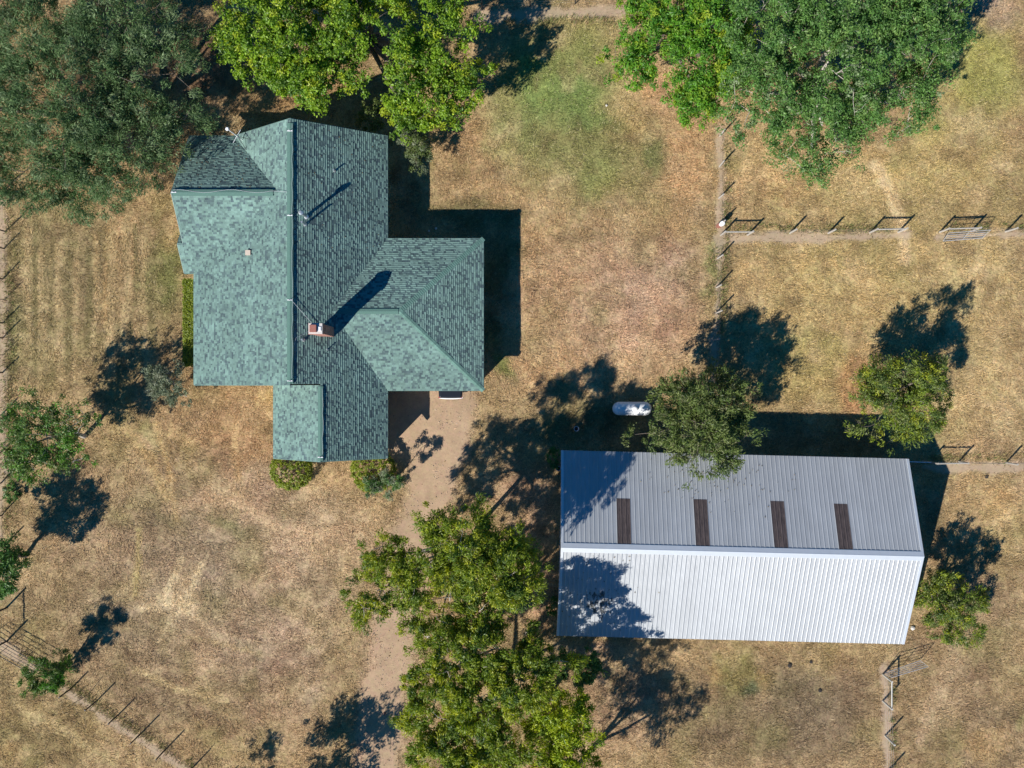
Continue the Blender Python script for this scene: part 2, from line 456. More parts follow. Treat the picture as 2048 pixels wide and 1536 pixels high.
BLOBS2 = [
    (1150, 200, 100, 60, 0, (108, 134, 52), 0.85), (1080, 150, 70, 70, 0, (112, 132, 52), 0.8), (1180, 250, 70, 40, 20, (104, 132, 56), 0.7), (1300, 305, 40, 34, 30, (112, 122, 62), 0.7), (1190, 360, 60, 40, 0, (138, 140, 66), 0.6), (1010, 300, 50, 30, 0, (134, 134, 66), 0.5), (930, 350, 30, 25, 0, (130, 108, 64), 0.6),
    (1110, 90, 60, 30, 0, (180, 146, 102), 0.6), (1200, 60, 40, 40, 0, (150, 138, 76), 0.5), (1100, 45, 40, 16, 0, (108, 128, 50), 0.6),
    (1310, 680, 60, 40, 20, (148, 112, 84), 0.6), (1270, 600, 40, 60, 0, (204, 170, 138), 0.6), (1180, 620, 60, 40, 0, (200, 166, 122), 0.5), (1260, 700, 50, 24, 0, (206, 172, 136), 0.6), (1330, 640, 30, 50, 0, (150, 112, 80), 0.5), (1290, 545, 30, 30, 0, (152, 116, 88), 0.5),
    (1040, 640, 40, 90, 0, (190, 156, 108), 0.5), (1130, 480, 90, 30, 0, (162, 134, 82), 0.5), (1390, 430, 26, 60, 0, (172, 142, 104), 0.5),
    (460, 900, 100, 50, 0, (176, 134, 88), 0.7), (290, 880, 24, 60, -20, (126, 130, 62), 0.6), (350, 905, 26, 50, -25, (186, 152, 96), 0.6), (320, 1045, 40, 26, 0, (132, 102, 80), 0.7), (460, 1050, 60, 20, 20, (122, 122, 56), 0.8), (520, 1000, 80, 34, 10, (170, 130, 102), 0.5), (420, 1000, 60, 40, 0, (188, 152, 118), 0.5),
    (250, 1170, 60, 40, 0, (158, 136, 76), 0.5), (150, 1150, 70, 40, 0, (152, 126, 82), 0.5), (200, 930, 60, 50, 0, (156, 126, 88), 0.5), (420, 1160, 60, 40, 0, (150, 130, 106), 0.6), (500, 1190, 60, 40, 0, (164, 134, 104), 0.5), (560, 1240, 50, 40, 0, (182, 148, 118), 0.6), (640, 1230, 50, 60, 0, (196, 162, 124), 0.6), (560, 1330, 60, 40, 0, (148, 108, 82), 0.6), (600, 1290, 40, 30, 20, (152, 114, 88), 0.5), (620, 1380, 40, 30, 0, (196, 162, 126), 0.5), (500, 1300, 50, 24, 30, (122, 116, 72), 0.5),
    (360, 1310, 60, 26, 30, (158, 134, 88), 0.6), (420, 1380, 80, 20, 30, (176, 148, 98), 0.7), (450, 1440, 80, 30, 25, (142, 108, 76), 0.7), (300, 1420, 70, 30, 30, (140, 114, 78), 0.6), (640, 1080, 80, 20, -20, (198, 164, 122), 0.6), (750, 1020, 40, 30, 0, (204, 172, 124), 0.6), (650, 970, 60, 30, 0, (190, 152, 100), 0.6),
    (80, 1440, 70, 16, 30, (178, 152, 98), 0.6), (160, 1500, 70, 16, 30, (140, 116, 70), 0.6), (30, 1500, 40, 30, 0, (176, 138, 80), 0.6), (240, 1510, 40, 16, 30, (170, 144, 92), 0.5),
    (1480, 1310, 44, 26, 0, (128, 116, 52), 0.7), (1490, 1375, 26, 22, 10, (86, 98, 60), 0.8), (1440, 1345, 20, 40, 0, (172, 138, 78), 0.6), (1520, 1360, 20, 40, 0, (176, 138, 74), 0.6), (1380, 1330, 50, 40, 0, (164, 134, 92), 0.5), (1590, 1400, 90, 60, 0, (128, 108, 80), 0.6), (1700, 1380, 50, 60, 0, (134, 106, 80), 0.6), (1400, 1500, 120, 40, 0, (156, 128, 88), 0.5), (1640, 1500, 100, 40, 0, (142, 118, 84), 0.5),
    (1900, 1330, 60, 26, 0, (162, 128, 92), 0.5), (1850, 1440, 26, 60, 20, (176, 144, 104), 0.5), (1960, 1480, 60, 40, -20, (186, 150, 92), 0.6), (2035, 1430, 20, 40, 0, (122, 116, 58), 0.6), (1960, 1340, 50, 40, 0, (146, 114, 84), 0.5), (1890, 1500, 40, 40, 0, (146, 114, 82), 0.5),
    (1620, 300, 60, 60, 0, (196, 156, 110), 0.6), (1500, 370, 60, 40, 0, (196, 156, 106), 0.6), (1940, 250, 60, 40, 0, (190, 164, 116), 0.6), (1850, 240, 40, 40, 0, (160, 152, 74), 0.6), (1780, 340, 30, 40, 0, (156, 148, 74), 0.5), (1500, 560, 40, 50, 0, (202, 164, 108), 0.6), (1600, 540, 60, 30, 0, (170, 146, 84), 0.5), (1560, 600, 40, 30, 0, (146, 134, 74), 0.5), (1850, 570, 60, 24, 0, (172, 138, 94), 0.5), (1980, 640, 40, 60, 0, (202, 172, 122), 0.5), (1640, 690, 60, 30, 0, (152, 142, 72), 0.6), (1740, 600, 60, 30, 0, (194, 158, 104), 0.5), (1930, 900, 70, 30, 0, (192, 158, 110), 0.6), (1990, 1000, 50, 50, 0, (196, 156, 96), 0.6), (1940, 1080, 40, 40, 0, (172, 136, 92), 0.5),
]
BLOBS2 += [(1760, 560, 380, 420, 0, (182, 158, 92), 0.38), (480, 1180, 330, 260, 0, (182, 156, 124), 0.36), (1230, 600, 220, 170, 0, (192, 152, 120), 0.38), (1140, 250, 170, 190, 0, (126, 138, 66), 0.5), (180, 580, 170, 200, 0, (146, 130, 88), 0.35), (1700, 1440, 400, 130, 0, (140, 116, 84), 0.3), (1560, 450, 60, 260, 0, (194, 158, 104), 0.3)]
for k_ in range(9):     # swathes left by the mower in the strip west of the house
    BLOBS2.append((62 + 30 * k_ + (k_ * 37 % 11), 590, 9, 190, 0, ((174, 146, 98) if k_ % 2 else (136, 118, 74)), 0.5))
LINES = [   # narrow worn tracks and mower streaks: pixel polyline, width m, colour, weight
    ([(1752, 330), (1786, 400), (1806, 470), (1808, 520)], 0.35, (208, 178, 126), 0.6),
    ([(238, 440), (236, 560), (240, 640)], 0.26, (190, 152, 104), 0.6), ([(212, 450), (210, 560), (206, 650)], 0.16, (182, 146, 92), 0.5),
    ([(266, 440), (262, 600), (272, 690)], 0.18, (182, 148, 100), 0.5), ([(190, 470), (190, 640)], 0.12, (182, 146, 92), 0.4),
    ([(100, 520), (104, 720)], 0.1, (176, 150, 98), 0.4), ([(75, 500), (78, 740)], 0.1, (176, 150, 98), 0.35),
    ([(250, 860), (300, 920), (330, 1000)], 0.3, (186, 154, 98), 0.4),
    ([(318, 1220), (336, 1175)], 0.22, (206, 178, 134), 0.6), ([(270, 1216), (360, 1206), (384, 1228), (410, 1250)], 0.16, (204, 176, 132), 0.55),
    ([(340, 1190), (390, 1212)], 0.14, (204, 176, 132), 0.5), ([(366, 1206), (362, 1222), (400, 1244), (420, 1260)], 0.14, (204, 176, 132), 0.5),
    ([(170, 1240), (230, 1196), (300, 1150)], 0.3, (178, 152, 108), 0.35),
    ([(895, 800), (885, 880), (850, 980)], 0.3, (200, 164, 136), 0.5), ([(925, 800), (918, 900), (880, 1000)], 0.35, (212, 180, 150), 0.5),
    ([(815, 1180), (795, 1300), (780, 1440), (770, 1540)], 0.45, (176, 150, 130), 0.4), ([(760, 1260), (735, 1400), (715, 1540)], 0.4, (198, 156, 124), 0.4),
    ([(330, 1020), (400, 1000), (480, 1010), (560, 1060), (640, 1070), (720, 1050)], 0.35, (194, 160, 118), 0.35),
    ([(300, 940), (340, 980), (352, 1040)], 0.2, (190, 158, 104), 0.45), ([(276, 1060), (274, 1120), (268, 1190)], 0.16, (182, 158, 98), 0.5),
    ([(360, 1120), (340, 1170), (322, 1212)], 0.2, (204, 178, 132), 0.55), ([(402, 1130), (380, 1180), (364, 1212)], 0.2, (204, 178, 132), 0.55), ([(440, 1160), (424, 1190)], 0.12, (196, 168, 128), 0.4),
    ([(286, 1218), (360, 1208), (384, 1206)], 0.14, (204, 178, 132), 0.6), ([(340, 1236), (330, 1262), (310, 1290)], 0.12, (190, 164, 118), 0.4), ([(370, 1272), (440, 1290), (520, 1310)], 0.16, (186, 158, 108), 0.35),
    ([(270, 1340), (350, 1380), (450, 1400)], 0.22, (190, 162, 110), 0.45), ([(240, 1290), (270, 1330)], 0.14, (128, 100, 70), 0.5),
    ([(470, 850), (468, 920), (476, 960)], 0.2, (192, 156, 102), 0.4), ([(310, 850), (330, 920), (340, 960)], 0.16, (196, 160, 100), 0.5), ([(326, 860), (350, 930)], 0.1, (150, 118, 70), 0.4),
    ([(20, 1400), (120, 1460), (230, 1530)], 0.22, (184, 158, 104), 0.4), ([(0, 1440), (100, 1500), (160, 1536)], 0.2, (132, 108, 66), 0.35),
    ([(1900, 1450), (1920, 1380), (1930, 1320)], 0.3, (180, 150, 108), 0.35), ([(1840, 1480), (1856, 1420), (1876, 1380)], 0.3, (184, 152, 112), 0.4),
    ([(1870, 1450), (1890, 1370), (1905, 1290)], 0.5, (186, 156, 114), 0.35),
]
_rl = random.Random(77)
for k_ in range(16):     # swathes left by the mower in the strip west of the house
    x_ = 50 + 17 * k_ + _rl.uniform(-6, 6)
    LINES.append(([(x_, 440 + _rl.uniform(-10, 80)), (x_ + _rl.uniform(-5, 5), 570), (x_ + _rl.uniform(-7, 7), 660 + _rl.uniform(0, 110))], _rl.uniform(.12, .3), ((184, 156, 106), (126, 112, 68))[k_ % 2], _rl.uniform(.25, .45)))
def ground_colour(X, Y):
    wx = X + (fbm(X, Y, 5, 3) - 0.5) * 2.6 + (fbm(X, Y, 1.1, 5) - 0.5) * 1.5
    wy = Y + (fbm(X, Y, 5, 11) - 0.5) * 2.6 + (fbm(X, Y, 1.1, 13) - 0.5) * 1.5
    px = wx * F / D + 1024; py = 768 - wy * F / D
    col = np.zeros(X.shape + (3,)) + alb((168, 138, 92))
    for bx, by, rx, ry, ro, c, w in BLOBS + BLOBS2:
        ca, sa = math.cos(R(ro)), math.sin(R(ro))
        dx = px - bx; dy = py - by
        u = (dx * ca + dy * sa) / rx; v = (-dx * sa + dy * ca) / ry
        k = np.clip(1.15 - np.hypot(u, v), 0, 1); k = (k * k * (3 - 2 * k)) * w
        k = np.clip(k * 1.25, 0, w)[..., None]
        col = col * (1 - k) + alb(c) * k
    # thatch: small bleached and brown mats, half a metre to two metres across
    q = fbm(wx, wy, 1.5, 141, 5, .65)[..., None]; q2 = fbm(wx, wy, 0.55, 151, 4, .6)[..., None]
    col = col * (0.62 + 0.52 * q + 0.24 * q2)
    col = col * np.array([1.0, 1.0, 1.0]) + (fbm(X, Y, 2.4, 161, 4)[..., None] - .5) * np.array([0.10, -0.01, -0.03]) * col
    # natural patchiness: greener hollows, bleached straw
    g = np.clip((fbm(X, Y, 3.2, 31, 5) - 0.52) * 4.5, 0, 1)[..., None] * 0.38
    col = col * (1 - g) + alb((138, 128, 66)) * g
    s = np.clip((fbm(X, Y, 2.0, 41, 5) - 0.55) * 5, 0, 1)[..., None] * 0.40
    col = col * (1 - s) + alb((205, 172, 122)) * s
    b = np.clip((fbm(X, Y, 1.2, 47, 5) - 0.56) * 5, 0, 1)[..., None] * 0.42
    col = col * (1 - b) + alb((122, 92, 62)) * b
    for pts, w, c, k in LINES:
        P = [tuple(at(*p)[:2]) for p in pts]
        d = seg_dist(X, Y, P) + (fbm(X, Y, 0.8, 61) - 0.5) * 0.22
        k = np.clip(np.clip(1.4 - d / (w * 1.25), 0, 1) * k * (1.0 + 1.9 * fbm(X, Y, 1.5, 67)), 0, .9)[..., None]
        col = col * (1 - k) + alb(c) * k
    pm = path_mask(X, Y, 'path')[..., None] * 0.75
    col = col * (1 - pm) + alb((178, 152, 126)) * pm
    dm = path_mask(X, Y, 'driveway')[..., None] * 0.98
    dc = alb((176, 144, 112)) * (0.82 + 0.38 * fbm(X, Y, 2.0, 71, 6)[..., None])
    col = col * (1 - dm) + dc * dm
    return col

def ground_z(X, Y):
    r = np.clip((np.hypot(X, Y) - 60) / 60, 0, 1)
    return (fbm(X, Y, 1.3, 7, 3) - 0.5) * 0.09 * (1 - r) - 0.03

STEP = 0.22
core_x = np.arange(-42, 42.01, STEP); core_y = np.arange(-32, 32.01, STEP)
ext = np.array([1, 2.2, 4, 7, 12, 20, 34, 60, 110, 200, 380, 700, 1300.0])
gx = np.concatenate([core_x[0] - ext[::-1], core_x, core_x[-1] + ext])
gy = np.concatenate([core_y[0] - ext[::-1], core_y, core_y[-1] + ext])
GX, GY = np.meshgrid(gx, gy)
GZ = ground_z(GX, GY)
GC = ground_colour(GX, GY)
nx, ny = len(gx), len(gy)
idx = np.arange(nx * ny).reshape(ny, nx)
quads = np.stack([idx[:-1, :-1], idx[:-1, 1:], idx[1:, 1:], idx[1:, :-1]], -1)
V = np.stack([GX, GY, GZ], -1).reshape(-1, 3)
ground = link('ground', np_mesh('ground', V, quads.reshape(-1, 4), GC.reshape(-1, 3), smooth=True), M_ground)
tag(ground, 'dry straw coloured grass ground with green and bare patches', 'ground', kind='structure')

def sheet(name, key, mat, label, cat, lift=0.012):
    pm = path_mask(GX, GY, key)
    sel = (0.25 * (pm[:-1, :-1] + pm[:-1, 1:] + pm[1:, 1:] + pm[1:, :-1]) > 0.6)
    q = quads[sel]
    u, inv = np.unique(q.ravel(), return_inverse=True)
    v = V[u].copy(); v[:, 2] += lift
    o = link(name, np_mesh(name, v, inv.reshape(-1, 4), GC.reshape(-1, 3)[u], smooth=True), mat)
    return tag(o, label, cat, kind='structure')
sheet('driveway', 'driveway', M_dirt, 'bare reddish dirt driveway running up to the garage', 'driveway', 0.010)
sheet('path', 'path', M_dirt, 'pale trodden dirt strips along the fence lines', 'path', 0.016)

def ground_sample(x, y):
    ix = np.clip(((x - core_x[0]) / STEP).astype(int) + len(ext), 0, nx - 2)
    iy = np.clip(((y - core_y[0]) / STEP).astype(int) + len(ext), 0, ny - 2)
    return GC[iy, ix], GZ[iy, ix]

# ------------------------------------------------------------------ grass blades
rng = np.random.default_rng(5)
def grass(n):
    x = rng.uniform(-40, 40, int(n * 2.6)); y = rng.uniform(-30, 30, int(n * 2.6))
    pm = np.maximum(path_mask(x, y, 'path') * 0.9, path_mask(x, y, 'driveway') * 0.985)
    dens = np.clip(fbm(x, y, 0.7, 77, 4) * 3.4 - 1.05, 0.06, 1) * (1 - pm)
    inside = ((x > -21.8) & (x < -9) & (y > 0.3) & (y < 16.9)) | ((x > -16.2) & (x < -9) & (y > -4.8) & (y < 1)) | \
             ((x > -9.2) & (x < -2.2) & (y > -0.1) & (y < 9.8)) | ((x > 3.7) & (x < 26.8) & (y > -17.4) & (y < -5.3))
    keep = (rng.random(int(n * 2.6)) < dens) & ~inside
    x = x[keep][:n]; y = y[keep][:n]; m = len(x)
    col, z = ground_sample(x, y)
    ang = rng.uniform(0, 2 * np.pi, m) * 0.7 + 2.0 * fbm(x, y, 2.5, 83)*np.pi
    Ln = rng.uniform(0.12, 0.34, m) * (0.75 + 0.5 * fbm(x, y, 3, 88)); w = rng.uniform(0.010, 0.028, m); lean = rng.uniform(0.15, 1.0, m)
    dx = np.cos(ang); dy = np.sin(ang)
    b = np.stack([x, y, z + 0.0], -1)
    side = np.stack([-dy * w, dx * w, 0 * w], -1)
    tip = b + np.stack([dx * Ln * np.sqrt(1 - (lean * .8) ** 2), dy * Ln * np.sqrt(1 - (lean * .8) ** 2), Ln * lean * 0.62], -1)
    Vb = np.stack([b - side, b + side, tip], 1).reshape(-1, 3)
    tint = rng.normal(1.06, 0.24, (m, 1)).clip(0.4, 1.8)
    gg = (rng.random((m, 1)) < 0.12) * 0.35
    c = col * tint * 1.12; c = c * (1 - gg) + alb((126, 130, 62)) * gg
    ww = (rng.random((m, 1)) < 0.06) * 0.45; c = c * (1 - ww) + alb((226, 204, 164)) * ww
    Cb = np.repeat(c, 3, 0)
    return Vb, np.arange(3 * m).reshape(-1, 3), Cb
Vb, Fb, Cb = grass(620000)
go = link('grass', np_mesh('grass', Vb, Fb, Cb), M_blade)
def weeds(n):
    px = []; 
    for pts, off in (([(1452, 285), (1452, 480), (1446, 600), (1438, 700)], 5), ([(1455, 458), (1800, 458)], 5), ([(1890, 456), (2060, 454)], 5), ([(1860, 916), (2060, 918)], 5), ([(20, 440), (18, 700), (12, 960), (20, 1080)], 8), ([(40, 1305), (150, 1378), (205, 1418), (335, 1500), (450, 1572)], 6), ([(1000, 44), (1230, 40)], 5), ([(1428, 500), (1424, 590)], 7), ([(1784, 1350), (1786, 1540)], 4)):
        for (ax, ay), (bx, by) in zip(pts[:-1], pts[1:]):
            k = int(math.hypot(bx - ax, by - ay) * n)
            t = rng.random(k); x = ax + (bx - ax) * t + rng.normal(0, off, k); y = ay + (by - ay) * t + rng.normal(0, off, k)
            px.append(np.stack([x, y], -1))
    px = np.concatenate(px); x = (px[:, 0] - 1024) * D / F; y = (768 - px[:, 1]) * D / F
    keep = fbm(x, y, 0.8, 211, 3) > 0.42; x = x[keep]; y = y[keep]; m = len(x)
    _, z = ground_sample(x, y); ang = rng.uniform(0, 6.283, m); Ln = rng.uniform(.18, .5, m); w = rng.uniform(.012, .03, m); lean = rng.uniform(.3, .8, m)
    b = np.stack([x, y, z], -1); side = np.stack([-np.sin(ang) * w, np.cos(ang) * w, 0 * w], -1)
    tip = b + np.stack([np.cos(ang) * Ln * lean, np.sin(ang) * Ln * lean, Ln * (1.1 - lean)], -1)
    cs = np.array([alb((140, 138, 76)), alb((176, 150, 98)), alb((116, 130, 58)), alb((152, 126, 88))])[rng.integers(0, 4, m)] * rng.uniform(.7, 1.2, (m, 1))
    return np.stack([b - side, b + side, tip], 1).reshape(-1, 3), np.arange(3 * m).reshape(-1, 3), np.repeat(cs, 3, 0)
Vb, Fb, Cb = weeds(5)
wo = link('weeds', np_mesh('weeds', Vb, Fb, Cb), M_blade)
tag(wo, 'taller ragged weeds and stubble along the fence lines', 'weeds', kind='stuff')
tag(go, 'short dry straw blades and tufts over the yard', 'grass', kind='stuff')

# ------------------------------------------------------------------ roof shingles
PAL_L = np.array([0.190, 0.305, 0.265]); PAL_D = np.array([0.074, 0.112, 0.122])
def shingle_mesh(poly, f, down, seed, exposure=0.145, pitch=0.55):
    """poly: plan polygon; f(x,y): height; down: unit plan vector pointing downslope"""
    rs = random.Random(seed)
    down = Vector(down).normalized(); al = Vector((-down.y, down.x))
    P = [(Vector(p).dot(al), Vector(p).dot(down)) for p in poly]      # (u along, v downslope)
    e = exposure * math.cos(math.atan(pitch))
    v0 = min(p[1] for p in P); v1 = max(p[1] for p in P)
    def spans(v):
        xs = []
        for (a, b), (c, d) in zip(P, P[1:] + P[:1]):
            if (b - v) * (d - v) < 0:
                xs.append(a + (c - a) * (v - b) / (d - b))
        xs.sort(); return list(zip(xs[0::2], xs[1::2]))
    Vs = []; Fs = []; Cs = []
    nrm = math.sqrt(1 + pitch * pitch)
    k = 0; v = v1
    while v > v0 + 0.01:
        lo, hi = v, max(v - e, v0)
        sl, sm, su = spans(lo - 1e-4), spans((lo + hi) / 2), spans(hi + 1e-4)
        if not (len(sl) == len(sm)): sl = sm
        if not (len(su) == len(sm)): su = sm
        for (L0, L1), (m0, m1), (U0, U1) in zip(sl, sm, su):
            a = min(L0, U0) - rs.uniform(0, 0.3); end = max(L1, U1)
            dark = rs.random() < 0.4
            while a < end:
                w = rs.uniform(0.08, 0.26); b = a + w
                dark = (rs.random() < 0.38)
                la, lb = min(max(a, L0), L1), min(max(b, L0), L1)
                ua, ub = min(max(a, U0), U1), min(max(b, U0), U1)
                if lb - la > 1e-3 or ub - ua > 1e-3:
                    t = (0.022 if dark else 0.035) + rs.uniform(-0.001, 0.001)
                    base = len(Vs)
                    for (u, vv, h) in ((la, lo, t), (lb, lo, t), (ub, hi, 0.003), (ua, hi, 0.003), (la, lo, -0.004), (lb, lo, -0.004)):
                        p = al * u + down * vv
                        Vs.append((p.x + down.x * h * pitch / nrm, p.y + down.y * h * pitch / nrm, f(p.x, p.y) + h / nrm))
                    Fs.append((base, base + 1, base + 2, base + 3)); Fs.append((base + 4, base + 5, base + 1, base))
                    q = rs.uniform(0.86, 1.14)
                    mixv = rs.uniform(0.0, 0.34) if not dark else rs.uniform(0.50, 1.0)
                    c = (PAL_L * (1 - mixv) + PAL_D * mixv) * q
                    Cs += [c] * 6
                a = b
        v -= e; k += 1
    return np.array(Vs), np.array(Fs), np.array(Cs)

house = empty('house', (-14.4, 8.0, 0))
tag(house, 'L shaped house under green shingle roofs with a brick chimney', 'house')
RX, RZ, EX, EZ = -14.40, 5.93, -8.645, 2.70
PE = (RZ - EZ) / (EX - RX)
NY, S1 = 17.23, -5.15
X2, Z2, X3 = -12.685, 4.967, -16.52
CY, CZ, CX, JX = 12.60, 5.295, -22.43, -15.36
PC = 0.562
VXs, SE_ = -22.14, 7.75
GXv, GYr, GZr, GXe = -12.05, 4.85, 4.61, -7.48
f_E = lambda x, y: RZ - PE * (x - RX)
f_WN = lambda x, y: RZ - 0.66 * (RX - x)
def f_WS(x, y):
    t = min(max((y - SE_) / (CY - SE_), 0), 1)
    return RZ - (0.434 + 0.226 * t ** 3) * (RX - x)
f_CN = lambda x, y: CZ - PC * (y - CY)
f_CS = lambda x, y: CZ - PC * (CY - y)
f_XW = lambda x, y: Z2 - 0.5625 * (X2 - x)
f_GN = lambda x, y: GZr - 0.364 * (y - GYr)
f_GS = lambda x, y: GZr - 0.3604 * (GYr - y)
f_GE = lambda x, y: GZr - 0.347 * (x - GXe)
f_BS = lambda x, y: f_CS(x, y) - 0.004
f_BN = lambda x, y: 3.575 - 0.56 * (y - 9.55)
GN, GS, GEx = 10.10, -0.45, -1.98
planes = [
    ('roof_slope', [(RX, NY), (RX, 0), (X2, 0), (X2, S1), (EX, S1), (EX, GS), (GXv, GYr), (EX, GN), (EX, NY)], f_E, (1, 0), PE),
    ('roof_slope', [(RX, CY), (RX, NY), (-19.29, NY), (JX, CY)], f_WN, (-1, 0), 0.66),
    ('roof_slope', [(RX, CY), (JX - .12, CY), (VXs, SE_ + 0.12), (VXs, -0.07), (RX, -0.07)], f_WS, (-1, 0), 0.44),
    ('roof_slope', [(CX, CY), (JX, CY), (-19.29, NY - 0.005), (CX, NY - 0.005)], f_CN, (0, 1), PC),
    ('roof_slope', [(CX, CY), (CX, SE_), (VXs + .25, SE_), (JX + .25, CY)], f_CS, (0, -1), PC),
    ('porch_roof', [(X2, -0.08), (X2, S1), (X3, S1), (X3, -0.08)], f_XW, (-1, 0), 0.5625),
    ('garage_roof', [(GXv, GYr), (GXe, GYr), (GEx, GN), (EX, GN)], f_GN, (0, 1), 0.364),
    ('garage_roof', [(GXv, GYr), (EX, GS), (GEx, GS), (GXe, GYr)], f_GS, (0, -1), 0.36),
    ('garage_roof', [(GXe, GYr), (GEx, GS), (GEx, GN)], f_GE, (1, 0), 0.347),
    ('bay_roof', [(-22.83, 9.55), (-22.83, SE_ - 0.03), (CX - .002, SE_ - 0.03), (CX - .002, 9.55)], f_BS, (0, -1), 0.56),
    ('bay_roof', [(-22.83, 9.55), (-22.83, 11.35), (-22.0, 11.35), (-22.0, 9.55)], f_BN, (0, 1), 0.56),
]
for i, (nm, poly, f, dn, pt) in enumerate(planes):
    # the deck below the shingles, split into strips where the slope twists
    mb = MB()
    if f is f_WS:
        ys = [-0.07, 4.0, SE_] + [SE_ + (CY - SE_) * k / 8 for k in range(1, 9)]
        for ya, yb in zip(ys[:-1], ys[1:]):
            le = lambda y: VXs if y <= SE_ else VXs + (JX - VXs) * (y - SE_) / (CY - SE_)
            q = [(RX, ya), (RX, yb), (le(yb), yb), (le(ya), ya)]
            mb.prism([(x, y, f(x, y) - 0.012) for x, y in q], (0, 0, -0.13))
    else:
        mb.prism([(x, y, f(x, y) - 0.012) for x, y in poly], (0, 0, -0.13))
    deck = mb.build(nm, M_soffit, house)
    sv, sf, sc = shingle_mesh(poly, f, dn, 100 + i, pitch=pt)
    so = link('shingle', np_mesh('shingle', sv, sf, sc), M_shingle, deck)
    so['kind'] = 'stuff'
    # metal drip edge along the free edges of this slope
drip = MB()
def edge_strip(p, q, out, w=0.035):
    p, q, o = Vector(p), Vector(q), Vector(out)
    drip.add([p - o * 0.01, q - o * 0.01, q + o * w, p + o * w, p - o * 0.01 - Vector((0, 0, .17)), q - o * 0.01 - Vector((0, 0, .17)), q + o * w - Vector((0, 0, .17)), p + o * w - Vector((0, 0, .17))],
             [(0,1,2,3),(7,6,5,4),(0,4,5,1),(1,5,6,2),(2,6,7,3),(3,7,4,0)])
for a, b, o in [((EX, S1, EZ), (EX, GS, EZ), (1, 0, 0)), ((EX, GN, EZ), (EX, NY, EZ), (1, 0, 0)),
                ((VXs, 0, f_WS(VXs, 0)), (VXs, SE_, f_WS(VXs, SE_)), (-1, 0, 0)), ((VXs, -.07, f_WS(VXs, 0)), (RX, -.07, RZ), (0, -1, 0)),
                ((X3, S1, f_XW(X3, 0)), (X3, -.08, f_XW(X3, 0)), (-1, 0, 0)), ((X3, S1, f_XW(X3, 0)), (X2, S1, Z2), (0, -1, 0)), ((X2, S1, Z2), (EX, S1, EZ), (0, -1, 0)),
                ((EX, GN, 2.7), (GEx, GN, 2.7), (0, 1, 0)), ((EX, GS, 2.7), (GEx, GS, 2.7), (0, -1, 0)), ((GEx, GS, 2.7), (GEx, GN, 2.7), (1, 0, 0)),
                ((RX, NY, RZ), (EX, NY, EZ), (0, 1, 0)), ((RX, NY, RZ), (-19.29, NY, 2.7), (0, 1, 0)), ((CX, NY, 2.69), (-19.3, NY, 2.69), (0, 1, 0)),
                ((CX, CY, CZ), (CX, NY, f_CN(0, NY)), (-1, 0, 0)), ((CX, CY, CZ), (CX, 9.6, f_CS(0, 9.6)), (-1, 0, 0)),
                ((-22.83, 9.55, 3.57), (-22.83, SE_ - .03, 2.55), (-1, 0, 0)), ((-22.83, 9.55, 3.57), (-22.83, 11.35, 2.57), (-1, 0, 0)), ((-22.83, SE_ - .04, 2.55), (VXs, SE_ - .04, 2.55), (0, -1, 0))]:
    edge_strip(a, b, o)
drip.build('drip_edge', M_trim, house)

def ridge_cap(p, q, half, drop, name='ridge_cap', h=0.045, vdir=None):
    """raised ridge vent: low inverted V with closed sides"""
    p, q = Vector(p), Vector(q); d = (q - p).normalized(); s = Vector((-d.y, d.x, 0)).normalized()
    mb = MB(); pr = []
    dl, dr = drop
    for base in (p, q):
        pr += [base + s * half + Vector((0, 0, -dl * half - 0.01)), base + s * half + Vector((0, 0, -0.3 * dl * half + h)), base + Vector((0, 0, h + 0.012)),
               base - s * half + Vector((0, 0, -0.3 * dr * half + h)), base - s * half + Vector((0, 0, -dr * half - 0.01))]
    fs = [(i, i + 1, i + 6, i + 5) for i in range(4)] + [(0, 5, 9, 4), (0, 1, 2, 3, 4), (5, 6, 7, 8, 9)]
    mb.add(pr, fs)
    return mb.build(name, M_cap, house)
ridge_cap((RX, NY - 0.3, RZ), (RX, 0.05, RZ), 0.2, (PE, 0.5), h=0.035)
ridge_cap((CX + 0.1, CY, CZ), (JX - 0.35, CY, CZ), 0.2, (PC, PC), h=0.035)
ridge_cap((GXv + 0.4, GYr, GZr), (GXe - 0.1, GYr, GZr), 0.17, (.36, .36), h=0.03)
ridge_cap((X2, -0.15, Z2), (X2, S1 + 0.05, Z2), 0.17, (PE, PE), h=0.032)
def hip_cap(p, q, name='hip_cap'):
    p, q = Vector(p), Vector(q); n = int((q - p).length / 0.145); d = (q - p).normalized()
    s = Vector((-d.y, d.x, 0)).normalized(); mb = MB(); hw = 0.17; dz = 0.245 * hw
    for i in range(n):
        a = p + (q - p) * (i / n); b = p + (q - p) * min((i + 1.35) / n, 1)
        up = Vector((0, 0, 0.034)); dn = Vector((0, 0, 0.014))
        k = random.Random(i).uniform(0.85, 1.1)
        c = [x * k for x in (0.135, 0.25, 0.21)]
        mb.add([a + dn + s * hw - Vector((0, 0, dz)), a + dn, a + dn - s * hw - Vector((0, 0, dz)),
                b + up + s * hw - Vector((0, 0, dz)), b + up, b + up - s * hw - Vector((0, 0, dz)),
                b + s * hw - Vector((0, 0, dz + .01)), b - Vector((0, 0, .01)), b - s * hw - Vector((0, 0, dz + .01))],
               [(0, 1, 4, 3), (1, 2, 5, 4), (3, 4, 7, 6), (4, 5, 8, 7)], c)
    o = mb.build(name, M_shingle, house); o['kind'] = 'stuff'
hip_cap((GXe, GYr, GZr + .01), (GEx, GN, EZ + .01)); hip_cap((GXe, GYr, GZr + .01), (GEx, GS, EZ + .01))

